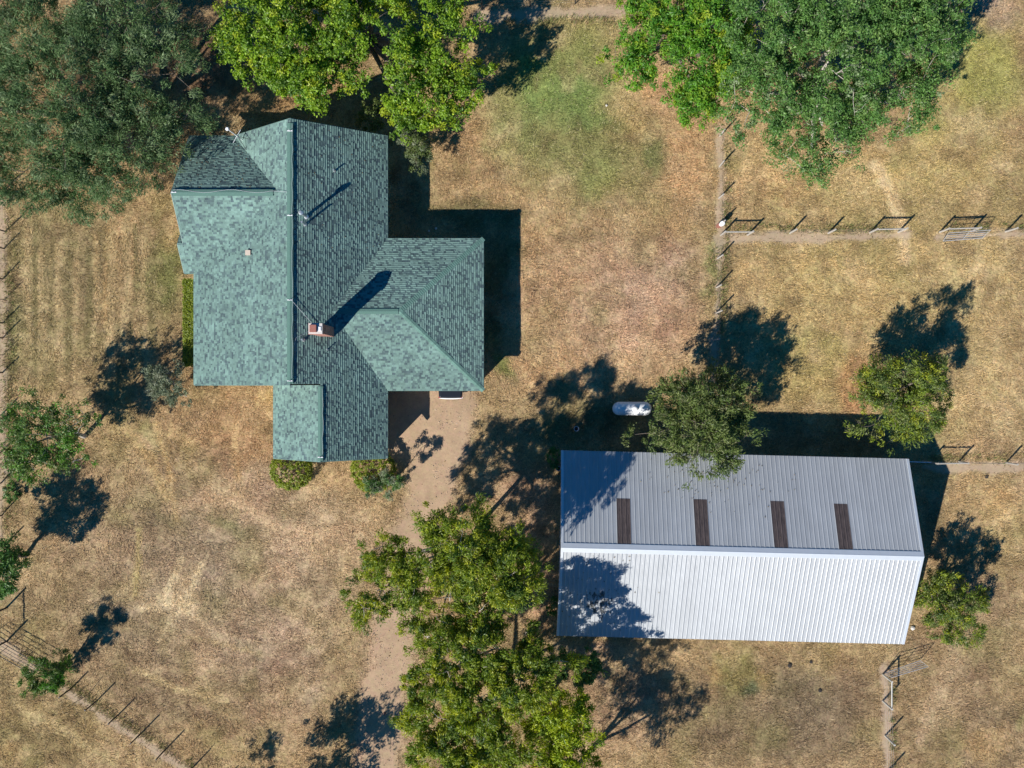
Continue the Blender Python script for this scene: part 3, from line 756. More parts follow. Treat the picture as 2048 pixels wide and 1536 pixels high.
# walls
def wall(segs, parent=house, mat=M_siding, name='wall'):
    mb = MB()
    for lo, hi in segs: mb.box(lo, hi)
    return mb.build(name, mat, parent)
wall([((-9.25, 9.7, -.1), (-9.1, 16.8, 2.72)), ((-21.7, 16.65, -.1), (-9.26, 16.8, 2.5)), ((-21.75, 0.3, -.1), (-21.6, 16.64, 2.45)),
      ((-21.59, 0.3, -.1), (-16.2, 0.45, 2.45)), ((-9.25, -4.75, -.1), (-9.1, -0.05, 2.72)), ((-16.15, -4.75, -.1), (-9.26, -4.6, 2.6)), ((-16.15, -4.59, -.1), (-16.0, 0.29, 2.7))])
for poly, t in (([(-19.1, 16.8, 2.5), (RX, 16.8, RZ - 0.25), (-9.1, 16.8, 2.6)], (0, -0.14, 0)),
                ([(-21.5, 0.45, 2.45), (RX, 0.45, RZ - 0.25), (-9.3, 0.45, 2.75)], (0, -0.14, 0)),
                ([(-16.1, -4.6, 2.6), (X2, -4.6, Z2 - 0.25), (-9.2, -4.6, 2.72)], (0, -0.14, 0)),
                ([(-21.9, 8.2, 2.45), (-21.9, CY, CZ - 0.22), (-21.9, 16.6, 2.65)], (0.14, 0, 0))):
    gb = MB(); gb.prism(poly, t); gb.build('gable', M_siding, house)
wall([((-2.55, 0.05, -.1), (-2.4, 9.7, 2.6)), ((-9.09, 9.55, -.1), (-2.56, 9.7, 2.6)), ((-9.1, 0.05, -.1), (-6.3, 0.2, 2.6)), ((-2.95, 0.05, -.1), (-2.56, 0.2, 2.6)), ((-6.29, 0.05, 2.25), (-2.96, 0.2, 2.6))], name='garage_wall')
mb = MB(); mb.box((-9.0, 0.1, -.1), (-2.6, 9.5, 0.03)); mb.build('garage_floor', M_concrete, house)
mb = MB(); mb.box((-22.4, 8.3, -.1), (-21.76, 10.9, 2.4)); mb.build('bay_wall', M_siding, house)
def window(c, w, h, axis):
    fr = MB(); t = 0.05; c = Vector(c)
    ux = Vector((1, 0, 0)) if axis == 'y' else Vector((0, 1, 0)); dn = Vector((0, 1, 0)) if axis == 'y' else Vector((1, 0, 0))
    def bar(u0, u1, z0, z1):
        ps = [c + ux * u + Vector((0, 0, z)) + dn * s for s in (-t, t) for u, z in ((u0, z0), (u1, z0), (u1, z1), (u0, z1))]
        fr.add(ps, [(0,1,2,3),(7,6,5,4),(0,4,5,1),(1,5,6,2),(2,6,7,3),(3,7,4,0)])
    bar(-w/2-.06, -w/2, -h/2-.06, h/2+.06); bar(w/2, w/2+.06, -h/2-.06, h/2+.06); bar(-w/2, w/2, h/2, h/2+.06); bar(-w/2, w/2, -h/2-.06, -h/2); bar(-w/2, w/2, -.02, .02)
    o = fr.build('window', M_white, house)
    g = MB(); ps = [c + ux * u + Vector((0, 0, z)) + dn * s for s in (-.02, .02) for u, z in ((-w/2, -h/2), (w/2, -h/2), (w/2, h/2), (-w/2, h/2))]
    g.add(ps, [(0,1,2,3),(7,6,5,4),(0,4,5,1),(1,5,6,2),(2,6,7,3),(3,7,4,0)]); g.build('pane', M_glass, o)
for c, ax in [((-9.08, 12, 1.5), 'x'), ((-9.08, 14.6, 1.5), 'x'), ((-21.77, 5.8, 1.5), 'x'), ((-21.77, 3.0, 1.5), 'x'), ((-19, .28, 1.5), 'y'), ((-13, -4.77, 1.5), 'y'), ((-2.38, 5, 1.5), 'x')]:
    window(c, 1.1, 1.2, ax)

# chimney of small bricks
ch = MB(); cx0, cx1, cy0, cy1, cz1 = -12.72, -11.9, 3.16, 3.78, 7.5
chim = MB(); chim.box((cx0 + .012, cy0 + .012, 4.0), (cx1 - .012, cy1 - .012, cz1 - .04), col=(0.34, 0.31, 0.29))
chimney = chim.build('chimney', M_brick, house)
rs = random.Random(4); z = 4.3; row = 0
bk = MB()
while z < cz1 - 0.2:
    off = 0.1 * (row % 2)
    for (ax0, ax1, fixed, axis) in ((cx0, cx1, cy0, 0), (cx0, cx1, cy1, 0), (cy0, cy1, cx0, 1), (cy0, cy1, cx1, 1)):
        a = ax0 - off
        while a < ax1 - 0.02:
            b0, b1 = max(a, ax0), min(a + 0.195, ax1)
            if b1 - b0 > 0.03:
                c = np.array([0.40, 0.20, 0.155]) * rs.uniform(0.75, 1.25)
                if axis == 0: bk.box((b0, fixed - .004, z), (b1, fixed + .013 if fixed == cy0 else fixed + .004, z + .062), col=c) if fixed == cy0 else bk.box((b0, fixed - .013, z), (b1, fixed + .004, z + .062), col=c)
                else: bk.box((fixed - .004 if fixed == cx0 else fixed - .013, b0 + .005, z), (fixed + .013 if fixed == cx0 else fixed + .004, b1 - .005, z + .062), col=c)
            a += 0.205
    z += 0.075; row += 1
o = bk.build('brick', M_brick, chimney); o['kind'] = 'stuff'
mb = MB(); mb.box((cx0 - .05, cy0 - .05, cz1 - .14), (cx1 + .05, cy1 + .05, cz1 - .02), col=(.42, .22, .18)); mb.box((cx0 - .02, cy0 - .02, cz1 - .02), (cx1 + .02, cy1 + .02, cz1 + .05), col=(.62, .58, .54)); mb.build('chimney_crown', M_brick, chimney)
mb = MB(); mb.box((cx0 + .08, cy0 + .08, cz1 + .05), (cx0 + .5, cy1 - .08, cz1 + .22)); mb.build('flue', M_rust, chimney, bevel=.01)
mb = MB(); mb.box((cx1 - .24, cy0 + .16, cz1 + .05), (cx1 - .06, cy1 - .2, cz1 + .1)); mb.build('flue_cover', M_white, chimney)

# roof pipes and vents
def pipe(px, py, zf, r, h, cap=None, name='vent_pipe', mat=M_galv):
    # base point lies on the roof
    z = 5.0
    for _ in range(12):
        p = at(px, py, z); z = zf(p.x, p.y)
    p = at(px, py, z); mb = MB()
    prof = [(r * 2.0, -0.12), (r * 2.0, 0.03), (r * 1.15, 0.1), (r, 0.12), (r, h)]
    if cap: prof += [(cap * 0.7, h + .01), (cap, h + .06), (cap, h + .2), (cap * 0.45, h + .3)]
    mb.lathe(prof, 14, Matrix.Translation(p))
    return mb.build(name, mat, house, smooth=False)
pipe(612, 433, f_E, 0.09, 0.95, 0.17, 'turbine_vent')
pipe(610, 449, f_E, 0.065, 0.75)
pipe(669, 342, f_E, 0.05, 0.30)
pipe(607, 680, f_E, 0.06, 0.40)
pipe(655, 699, f_E, 0.035, 0.25)
p = at(497, 506, 4.6); zz = f_WS(p.x, p.y)
mb = MB(); mb.box((p.x - .14, p.y - .14, zz - .15), (p.x + .14, p.y + .14, zz + .16)); mb.box((p.x - .17, p.y - .17, zz + .16), (p.x + .17, p.y + .17, zz + .2)); mb.build('box_vent', mat_simple('tan_plastic', (0.62, 0.52, 0.42), .6), house)

# lightning conductor: cables and short rods along the ridges
def cable(pts, name='lightning_cable', r=0.010):
    mb = MB(); mb.tube(pts, r, 6); return mb.build(name, M_cable, house)
rr = random.Random(9)
cable([(RX + 0.15 + rr.uniform(-.03, .04), NY - 0.4 - 0.55 * i, RZ + 0.05) for i in range(31)])
cable([(CX + 0.15 + 0.5 * i, CY + 0.08 + 0.1 * math.sin(i * 0.9 + 1), CZ + .05) for i in range(14)] + [(RX - .2, CY - 0.15, RZ + .04)])
cable([(X2 + 0.15 + rr.uniform(-.04, .05), -0.3 - 0.55 * i, Z2 + 0.045) for i in range(9)])
cable([(RX + .1, at(582, 600, 5.9).y, RZ + .08), (-12.95, 3.75, 5.25), (cx0, 3.45, 5.6)])
cable([(RX + .15, 2.2, RZ), (-14.05, 3.0, 5.8), (-12.95, 3.72, 5.22)])
for q in [(RX, at(580, 262, 5.95).y, RZ), (RX, at(580, 431, 5.95).y, RZ), (RX, at(580, 600, 5.95).y, RZ), (RX, 0.2, RZ), (CX + .2, CY, CZ), (X2, S1 + .3, Z2)]:
    mb = MB(); mb.lathe([(.035, .03), (.035, .08), (.014, .1), (.01, .4), (.002, .45)], 8, Matrix.Translation(q)); mb.box((-.17, -.03, .05), (.17, .03, .062), Matrix.Translation(q)); mb.build('lightning_rod', M_white, house)

# antenna at the north-west corner of the roof
ant = empty('antenna', (-18.6, 16.6, 3.4))
tag(ant, 'white pole antenna with a short crossbar on the north edge of the house roof', 'antenna')
a0 = Vector((-18.5, 16.75, 3.2)); a1 = at(455, 258, 5.0)
mb = MB(); mb.tube([a0, a0.lerp(a1, .5), a1], 0.035, 8); mb.build('mast', M_white, ant)
mb = MB(); mb.lathe([(.02, -.05), (.11, -.02), (.13, .04), (.08, .1)], 12, Matrix.Translation(a1)); mb.build('antenna_head', M_white, ant)
mm = a0.lerp(a1, .35); mb = MB(); mb.tube([mm + Vector((-.28, -.45, .05)), mm + Vector((.2, .45, .0))], 0.025, 6); mb.build('crossbar', M_white, ant)
for dx, dy in ((.7, -.1), (.35, -.75)):
    mb = MB(); e = a0 + Vector((dx, dy, 0)); e.z = f_WN(e.x, e.y) + .02; mb.tube([mm, e], 0.018, 6); mb.build('leg', M_darkpost, ant)

# ------------------------------------------------------------------ barn
barn = empty('barn', (15.26, -11.12, 0), R(-1.4))
tag(barn, 'long metal barn with a ribbed pale roof and four brown skylights', 'barn')
BW, BE, BN, BS, BZr, BZe = -11.95, 11.95, 6.24, -6.58, 5.0, 2.9
MBarn = Matrix.Translation(barn.location) @ barn.rotation_euler.to_matrix().to_4x4()
npan = 26; pw = (BE - BW) / npan; rib = pw / 3
def rib_profile(x0, n, H=0.021):
    out = []
    for i in range(n):
        b = x0 + i * rib
        for u, h in ((0.0, H), (0.019, H), (0.045, 0.003), (rib * .36, 0.001), (rib * .40, 0.007), (rib * .44, 0.001), (rib * .62, 0.001), (rib * .66, 0.007), (rib * .70, 0.001), (rib - 0.045, 0.003), (rib - 0.019, H)):
            out.append((b + u, h))
    out.append((x0 + n * rib, H))
    return out
def panel(x0, n, y_top, z_top, y_bot, z_bot, lift, name, mat, parent):
    pr = rib_profile(x0, n); nn = len(pr)
    sl = Vector((0, y_bot - y_top, z_bot - z_top)).normalized(); nr = Vector((0, -sl.z, sl.y)); nr = nr if nr.z > 0 else -nr
    a = [Vector((x, y_top, z_top)) + nr * (h + lift) for x, h in pr]; b = [Vector((x, y_bot, z_bot)) + nr * (h + lift) for x, h in pr]
    vs = [MBarn @ p for p in a + b]
    fs = [(i, i + 1, nn + i + 1, nn + i) for i in range(nn - 1)]
    me = bpy.data.meshes.new(name); me.from_pydata([tuple(v) for v in vs], [], fs)
    return link(name, me, mat, parent)
for sgn, yb in ((1, BN), (-1, BS)):
    for i in range(npan):
        panel(BW + i * pw, 3, 0.0, BZr, yb, BZe, 0.0, 'roof_panel', M_barn, barn)
for px in (1243, 1398, 1555, 1689):
    lx = (MBarn.inverted() @ at(px, 1045, 4.3)).x
    i = round((lx - 1.5 * rib - BW) / rib)
    t0, t1 = 0.03, 0.52 + 0.012 * math.sin(px)
    panel(BW + i * rib, 3, BN * t0, BZr + (BZe - BZr) * t0, BN * t1, BZr + (BZe - BZr) * t1, 0.006, 'skylight', M_sky, barn)
mb = MB()
h = 0.05
prof = [(-0.32, -0.32 * .32 + .028), (-0.30, -0.30 * .32 + .045), (-.05, .04), (0, .065), (.05, .04), (.30, -.30 * .336 + .045), (.32, -.32 * .336 + .028)]
vs = [MBarn @ Vector((x, y, BZr + z)) for x in (BW - .06, BE + .06) for y, z in prof]
mb.add(vs, [(i, i + 1, i + 8, i + 7) for i in range(6)]); mb.build('ridge_cap', M_barn_trim, barn)
for x0, x1 in ((BW - .07, BW + .1), (BE - .1, BE + .07)):
    for yb in (BN, BS):
        mb = MB(); o = 0.042
        ps = [Vector((x0, 0, BZr + o)), Vector((x1, 0, BZr + o)), Vector((x1, yb, BZe + o)), Vector((x0, yb, BZe + o))]
        mb.prism([MBarn @ p for p in ps], (0, 0, -0.2)); mb.build('rake_trim', M_barn_trim, barn)
def ribbed_wall(a, b, z0, zt, name='wall'):
    a, b = Vector(a), Vector(b); L_ = (b - a).length; n = int(L_ / .3); d = (b - a).normalized(); s = Vector((d.y, -d.x, 0))
    vs = []; fs = []
    for i in range(n + 1):
        for u, h in ((-.06, 0), (-.03, .03), (.03, .03), (.06, 0)):
            t = min(max(i * L_ / n + u, 0), L_); p = a + d * t + s * h
            vs += [MBarn @ Vector((p.x, p.y, z0)), MBarn @ Vector((p.x, p.y, zt(t / L_)))]
    for i in range(len(vs) // 2 - 1): fs.append((2*i, 2*i+2, 2*i+3, 2*i+1))
    mb = MB(); mb.add(vs, fs); return mb.build(name, M_barn, barn)
zs = lambda y: (BZr - (BZr - BZe) * (y / BN if y > 0 else y / BS)) - 0.06
ribbed_wall((BE - .2, BN - .25, 0), (BW + .2, BN - .25, 0), -.1, lambda t: zs(BN - .25))
ribbed_wall((BW + .2, BS + .25, 0), (BE - .2, BS + .25, 0), -.1, lambda t: zs(BS + .25))
ribbed_wall((BW + .2, BN - .3, 0), (BW + .2, 0, 0), -.1, lambda t: zs((BN - .3) * (1 - t)))
ribbed_wall((BW + .2, 0, 0), (BW + .2, BS + .3, 0), -.1, lambda t: zs((BS + .3) * t - 1e-6))
ribbed_wall((BE - .2, 0, 0), (BE - .2, BN - .3, 0), -.1, lambda t: zs((BN - .3) * t))
ribbed_wall((BE - .2, BS + .3, 0), (BE - .2, 0, 0), -.1, lambda t: zs((BS + .3) * (1 - t) - 1e-6))

# ------------------------------------------------------------------ propane tank
tk = empty('propane_tank', at(1264, 817, 0.75).xy.to_3d())
tag(tk, 'white capsule shaped gas tank on the grass north of the barn', 'gas tank')
tc_ = at(1264, 817, 0.8); r = 0.49; hl = 0.92
prof = []
for i in range(9):
    t = math.pi / 2 * i / 8; prof.append((max(r * math.sin(t), .004), -hl - r * math.cos(t)))
for i in range(9):
    t = math.pi / 2 * i / 8; prof.append((max(r * math.cos(t), .004), hl + r * math.sin(t)))
mb = MB(); mb.lathe(prof, 28, Matrix.Translation((tc_.x, tc_.y, .78)) @ Matrix.Rotation(R(90), 4, 'Y')); mb.build('tank_body', M_white, tk, smooth=True)
mb = MB(); mb.lathe([(.2, -.05), (.2, .1), (.17, .16), (.06, .2)], 16, Matrix.Translation((tc_.x + .15, tc_.y, 1.25))); mb.build('valve_dome', M_white, tk, smooth=True)
for dx in (-.65, .65):
    mb = MB(); mb.box((tc_.x + dx - .06, tc_.y - .34, -.05), (tc_.x + dx + .06, tc_.y + .34, .45)); mb.build('leg', M_white, tk, bevel=.01)

# ------------------------------------------------------------------ car in the garage mouth
car = empty('car', (-4.43, 1.2, 0.03))
tag(car, 'dark grey car parked in the garage with its silver edged tail showing under the eave', 'car')
M_paint = mat_simple('dark_car_paint', (0.035, 0.04, 0.05), 0.25, metal=0.5, noise=0.02)
X0, X1 = -5.30, -3.56; yr = -1.03
def car_section(y, w, zb, zs_, zt, wt):
    """cross-section ring: sill, shoulder, roof"""
    c = (X0 + X1) / 2; hw = w / 2; ht = wt / 2
    return [(c - hw, y, zb), (c - hw - .02, y, (zb + zs_) / 2), (c - hw, y, zs_), (c - ht, y, zt), (c + ht, y, zt), (c + hw, y, zs_), (c + hw + .02, y, (zb + zs_) / 2), (c + hw, y, zb)]
secs = [(yr + .02, 1.42, .45, .85, .92, 1.2), (yr + .10, 1.66, .32, .92, .98, 1.5), (yr + .55, 1.72, .25, .95, 1.02, 1.5), (yr + .95, 1.72, .25, .97, 1.06, 1.5), (yr + 1.55, 1.72, .25, .98, 1.42, 1.2), (yr + 2.7, 1.72, .25, .98, 1.45, 1.2),
        (yr + 3.5, 1.72, .25, .96, 1.05, 1.45), (yr + 4.25, 1.68, .25, .86, .92, 1.4), (yr + 4.5, 1.5, .35, .72, .76, 1.2)]
mb = MB(); vs = []; fs = []
for s_ in secs: vs += car_section(*s_)
for i in range(len(secs) - 1):
    for j in range(8):
        k = (j + 1) % 8; fs.append((i*8+j, i*8+k, (i+1)*8+k, (i+1)*8+j))
fs += [tuple(range(8))[::-1], tuple((len(secs)-1)*8 + j for j in range(8))]
mb.add(vs, fs); mb.build('body', M_paint, car, bevel=.03)
cxm = (X0 + X1) / 2
pts = [(cxm + .86 * math.sin(t) , yr + .10 - .12 * (math.cos(t) ** .7 if math.cos(t) > 0 else 0), .60) for t in [R(a) for a in range(-88, 89, 11)]]
mb = MB(); mb.tube(pts, .055, 8); mb.build('bumper', M_white, car, smooth=True)
mb = MB(); mb.prism([(cxm - .68, yr + 1.02, 1.085), (cxm + .68, yr + 1.02, 1.085), (cxm + .56, yr + 1.5, 1.405), (cxm - .56, yr + 1.5, 1.405)], (0, .0, .02)); mb.build('rear_window', M_glass, car)
mb = MB(); mb.prism([(cxm - .56, yr + 2.78, 1.43), (cxm + .56, yr + 2.78, 1.43), (cxm + .68, yr + 3.42, 1.1), (cxm - .68, yr + 3.42, 1.1)], (0, 0, .02)); mb.build('windscreen', M_glass, car)
for sx in (-1, 1):
    mb = MB(); mb.box((cxm + sx * .74 - .13, yr + .015, .72), (cxm + sx * .74 + .09, yr + .12, .84)); mb.build('tail_light', mat_simple('red_lens', (.35, .02, .02), .3), car)
    for yy in (yr + .85, yr + 3.65):
        M_ = Matrix.Translation((cxm + sx * .78, yy, .36)) @ Matrix.Rotation(R(90), 4, 'Y')
        mb = MB(); mb.lathe([(.2, -.1), (.31, -.1), (.33, -.06), (.33, .06), (.31, .1), (.2, .1)], 20, M_); w_ = mb.build('wheel', M_black, car)
        mb = MB(); mb.lathe([(.19, -.07), (.2, .0), (.19, .105)], 16, M_); mb.build('rim', M_galv, w_)
mb = MB(); mb.box((cxm - .25, yr - .01, .5), (cxm + .25, yr + .02, .62)); mb.build('licence_plate', M_white, car)

# ------------------------------------------------------------------ trees and shrubs
def leaves(centres, rads, n, L_, W_, pal, rng, up=0.55, flat=0.7, tint=0.18, droop=0.0, axes=None):
    """n leaf quads around cluster centres; pal: list of (colour, weight)"""
    nc = len(centres)
    ci = rng.integers(0, nc, n)
    d = rng.normal(size=(n, 3)); d /= np.linalg.norm(d, axis=1)[:, None]
    rr_ = rng.random(n) ** 0.45
    off = d * rr_[:, None] * rads[ci][:, None]; off[:, 2] *= flat
    p = centres[ci] + off
    # leaf normal: partly outward from its cluster, partly up, partly random
    nr = d * 0.6 + rng.normal(size=(n, 3)) * 0.55; nr[:, 2] += up
    nr /= np.linalg.norm(nr, axis=1)[:, None]
    ax = d + rng.normal(size=(n, 3)) * 0.7; ax[:, 2] -= droop
    if axes is not None: ax = ax * 0.5 + axes[ci] * 1.0
    ax -= nr * (ax * nr).sum(1)[:, None]; ax /= np.linalg.norm(ax, axis=1)[:, None] + 1e-9
    bx = np.cross(nr, ax)
    sL = L_ * rng.uniform(0.6, 1.35, n)[:, None]; sW = W_ * rng.uniform(0.65, 1.3, n)[:, None]
    v0 = p - ax * sL / 2; v1 = p + bx * sW / 2 + ax * sL * 0.05 + nr * sL * 0.06; v2 = p + ax * sL / 2; v3 = p - bx * sW / 2 + ax * sL * 0.05 + nr * sL * 0.06
    Vv = np.stack([v0, v1, v2, v3], 1).reshape(-1, 3)
    cols = np.array([c for c, _ in pal]); w = np.array([x for _, x in pal], float); w /= w.sum()
    cc = cols[rng.choice(len(pal), nc, p=w)]                       # each twig spray has its own hue
    c = cc[ci] * 0.75 + cols[rng.choice(len(pal), n, p=w)] * 0.25
    c = c * rng.normal(1, tint, (n, 1)).clip(0.5, 1.7)
    return Vv, np.arange(4 * n).reshape(-1, 4), np.repeat(c, 4, 0)

def noise_dir(d, seed):
    return fbm(d[:, 0] * 2 + d[:, 2] + 10, d[:, 1] * 2 - d[:, 2] + 20, 0.9, seed, 3)

def plant(name, label, cat, base, lobes, n_leaf, L_, W_, pal, seed, crad=0.55, nclus=None, bark=M_bark, leafmat=M_leaf, group=None,
          trunk_r=0.2, multi=False, shell=0.5, up=0.55, twig_r=0.022, tint=0.18, droop=0.0, low=-0.35, twigs=True, outward=False, rough=0.5, bough=1.9):
    """lobes: (centre Vector, rx, ry, rz); base: Vector on the ground"""
    rg = np.random.default_rng(seed); rs = random.Random(seed)
    root = empty(name, (base.x, base.y, 0)); tag(root, label, cat, group)
    w = np.array([l[1] * l[2] for l in lobes]); w = w / w.sum()
    area = sum(l[1] * l[2] * math.pi for l in lobes)
    if nclus is None: nclus = int(max(24, area * 3.2 / (crad ** 1.3)))
    nb = max(10, int(area * bough)) if bough else nclus
    bl = rg.choice(len(lobes), nb, p=w)
    d = rg.normal(size=(nb, 3)); d /= np.linalg.norm(d, axis=1)[:, None]
    d[:, 2] = np.where(d[:, 2] < low, -d[:, 2] * 0.6, d[:, 2])
    d /= np.linalg.norm(d, axis=1)[:, None]
    rad = shell + (1 - shell) * rg.random(nb) ** 0.6
    rad = rad * (1 - rough * 0.5 + rough * noise_dir(d, seed))
    cen = np.array([list(l[0]) for l in lobes]); rx = np.array([l[1:4] for l in lobes])
    bc = cen[bl] + d * rad[:, None] * rx[bl]
    if bough:
        bi = rg.integers(0, nb, nclus)
        o3 = rg.normal(size=(nclus, 3)).clip(-1.5, 1.5) * np.array([1, 1, 0.6]) + d[bi] * 0.35
        cc = bc[bi] + o3 * (crad * 0.85) * rg.uniform(.6, 1.4, nb)[bi][:, None]
        li = bl[bi]; d = d[bi] * 0.7 + o3 * 0.5; d /= np.linalg.norm(d, axis=1)[:, None]
    else:
        cc = bc; li = bl
    cc[:, 2] = np.maximum(cc[:, 2], 0.25)
    cr = crad * 0.82 * rg.uniform(0.6, 1.35, nclus)
    lv, lf, lc = leaves(cc, cr, n_leaf, L_, W_, pal, rg, up=up, tint=tint, droop=droop, axes=d if outward else None)
    lv[:, 2] = np.maximum(lv[:, 2], 0.03)
    crown = link('crown', np_mesh('crown', lv, lf, lc), leafmat, root)
    # trunk and limbs
    tb = MB(); fork = Vector((base.x, base.y, 0)).lerp(lobes[0][0], 0.5); 
    if not multi:
        mid = Vector((base.x, base.y, -.1)).lerp(fork, .5) + Vector((rs.uniform(-.15, .15), rs.uniform(-.15, .15), 0))
        tb.tube([Vector((base.x, base.y, -.15)), Vector((base.x, base.y, .15)), mid, fork], [trunk_r * 1.5, trunk_r * 1.1, trunk_r * .9, trunk_r * .75], 9)
    lim_ends = []
    for l in lobes:
        st = fork if not multi else Vector((base.x + rs.uniform(-.2, .2), base.y + rs.uniform(-.2, .2), -.1))
        en = l[0] + Vector((0, 0, l[3] * 0.15))
        m1 = st.lerp(en, .35) + Vector((rs.uniform(-.3, .3), rs.uniform(-.3, .3), .1)); m2 = st.lerp(en, .7) + Vector((rs.uniform(-.3, .3), rs.uniform(-.3, .3), 0.2))
        r0 = trunk_r * (.7 if not multi else .55)
        tb.tube([st, m1, m2, en], [r0, r0 * .75, r0 * .5, r0 * .25], 7)
        lim_ends.append((st, m1, m2, en))
    tb.build('trunk', bark, root, smooth=True)
    if twigs:
        # grow boughs outward: each joins the nearest wood already there
        tw = MB()
        nodes = [p.lerp(q, t) for (st, m1, m2, en) in lim_ends for p, q in ((st, m1), (m1, m2), (m2, en)) for t in (.4, .8)]
        gen = [0] * len(nodes)
        pts_ = [Vector(p) for p in bc[:420]]
        lim0 = np.array([list(p) for p in nodes])
        pts_.sort(key=lambda p: np.min(((lim0 - np.array(p)) ** 2).sum(1)))
        arr = [list(p) for p in nodes]
        for p in pts_:
            A_ = np.array(arr); pv = np.array(p)
            dd = np.sqrt(((A_ - pv) ** 2).sum(1)) * (1 + 0.12 * np.array(gen))
            q = int(dd.argmin()); s0 = Vector(arr[q]); g_ = gen[q] + 1
            ln = (p - s0).length
            k = s0.lerp(p, .5) + Vector((rs.uniform(-.12, .12), rs.uniform(-.12, .12), rs.uniform(-.05, .12))) * min(ln, 1.5)
            r0 = twig_r * 2.2 / (1 + 0.35 * g_)
            tw.tube([s0, k, p], [r0, r0 * .75, r0 * .45], 4, caps=False)
            if rs.random() < .6:
                e2 = p + (p - k).normalized().lerp(Vector((rs.uniform(-1, 1), rs.uniform(-1, 1), .3)), .5) * crad
                tw.tube([p, e2], [r0 * .45, r0 * .2], 3, caps=False)
            arr.append(list(p)); gen.append(g_)
        tw.build('branch', bark, root)['kind'] = 'stuff'
    return root

def lobe(px, py, h, rpx, rpy=None, rz=None):
    k = (D - h) / F
    rpy = rpy or rpx
    return (at(px, py, h), rpx * k, rpy * k, rz if rz else 0.7 * min(rpx, rpy) * k)

G = lambda r, g, b: np.array([r, g, b])
def pal(k, *cs): return [(np.array(c) * k, w) for c, w in cs]
P_yel = pal(1.9, ((.122, .195, .012), 3), ((.080, .148, .012), 3), ((.040, .085, .012), 2), ((.20, .235, .015), 1.2))
P_gold = pal(1.9, ((.22, .245, .010), 3), ((.15, .195, .012), 3), ((.08, .13, .014), 1))
P_bright = pal(1.8, ((.072, .175, .014), 3), ((.045, .125, .014), 3), ((.12, .195, .015), 1.5), ((.20, .24, .02), .7))
P_green = pal(2.1, ((.058, .120, .026), 3), ((.040, .090, .022), 3), ((.088, .145, .036), 1.6), ((.12, .15, .08), .5))
P_dark = pal(2.6, ((.040, .070, .024), 3), ((.058, .092, .036), 3), ((.092, .122, .062), 1.6), ((.022, .043, .016), 1.5))
P_olive = pal(1.85, ((.078, .108, .026), 3), ((.054, .084, .022), 3), ((.11, .135, .042), 2), ((.12, .12, .06), 1))
P_grey = pal(2.5, ((.100, .118, .075), 3), ((.072, .088, .056), 2), ((.15, .155, .11), 1))
P_mid = pal(2.25, ((.112, .142, .012), 3), ((.070, .104, .012), 3), ((.175, .185, .014), 1.9), ((.036, .066, .016), 1))
P_hedge = pal(2.3, ((.105, .13, .010), 3), ((.076, .10, .010), 2), ((.14, .155, .012), 1))

plant('large_tree', 'big dark grey green tree with feathery thin foliage in the corner beside the house', 'tree', at(262, 285),
      [lobe(150, 200, 6, 150, 150, 2.6), lobe(60, 90, 5.5, 110, 110, 2.2), lobe(300, 150, 6, 110, 110, 2.0), lobe(250, 290, 5, 120, 100, 2.0), lobe(80, 330, 4.5, 115, 90, 1.8), lobe(170, 370, 3.8, 110, 55, 1.4), lobe(250, 40, 6, 120, 70, 2.0), lobe(-40, 220, 5, 110, 150, 2), lobe(370, 245, 4.6, 50, 40, 0.9)],
      110000, .26, .055, P_dark, 11, crad=.58, leafmat=M_leaf_dull, bark=M_bark, trunk_r=.4, shell=.35, up=.4, twig_r=.02, outward=True)
plant('bright_tree', 'large yellow green tree with glossy clustered leaves standing north of the house', 'tree', at(850, 90),
      [lobe(600, 60, 6, 130, 120, 2.4), lobe(520, 70, 5.2, 95, 100, 2), lobe(760, 40, 6.2, 130, 100, 2.4), lobe(640, 150, 5.2, 90, 70, 1.7), lobe(880, 70, 5.5, 85, 85, 1.8), lobe(840, 190, 4.8, 85, 70, 1.6), lobe(910, 180, 4.5, 60, 60, 1.3), lobe(690, -60, 6, 200, 80, 2.5), lobe(820, 240, 4.0, 50, 30, 1)],
      110000, .19, .105, P_yel, 12, crad=.48, trunk_r=.3, shell=.45, up=.7, rough=.7)
plant('green_tree', 'bright fresh green tree with yellow flecks left of the big dark green crown', 'tree', at(1395, 105),
      [lobe(1300, 60, 4.5, 75, 80, 1.7), lobe(1360, 30, 5, 90, 70, 1.8), lobe(1262, 120, 3.6, 40, 50, 1.2), lobe(1400, 140, 4.4, 70, 75, 1.7), lobe(1385, 205, 3.6, 55, 38, 1.2), lobe(1430, 80, 4.8, 70, 80, 1.8)],
      42000, .24, .085, P_bright, 13, crad=.5, trunk_r=.25, shell=.4, up=.55)
plant('round_tree', 'huge rounded mid green tree at the top right with pale inner branches', 'tree', at(1600, 215),
      [lobe(1650, 130, 7, 150, 130, 3), lobe(1780, 100, 6, 130, 120, 2.6), lobe(1530, 190, 5.6, 100, 85, 2.2), lobe(1640, 255, 4.6, 110, 80, 1.9), lobe(1770, 210, 4.8, 95, 75, 1.9), lobe(1540, 60, 6.5, 110, 90, 2.4), lobe(1700, 0, 7, 200, 90, 2.6), lobe(1850, 60, 5, 70, 110, 1.9), lobe(1620, 310, 3.6, 45, 38, 1.2)],
      105000, .18, .085, P_green, 14, crad=.46, bark=M_bark_pale, trunk_r=.4, shell=.5, up=.55, rough=.6)
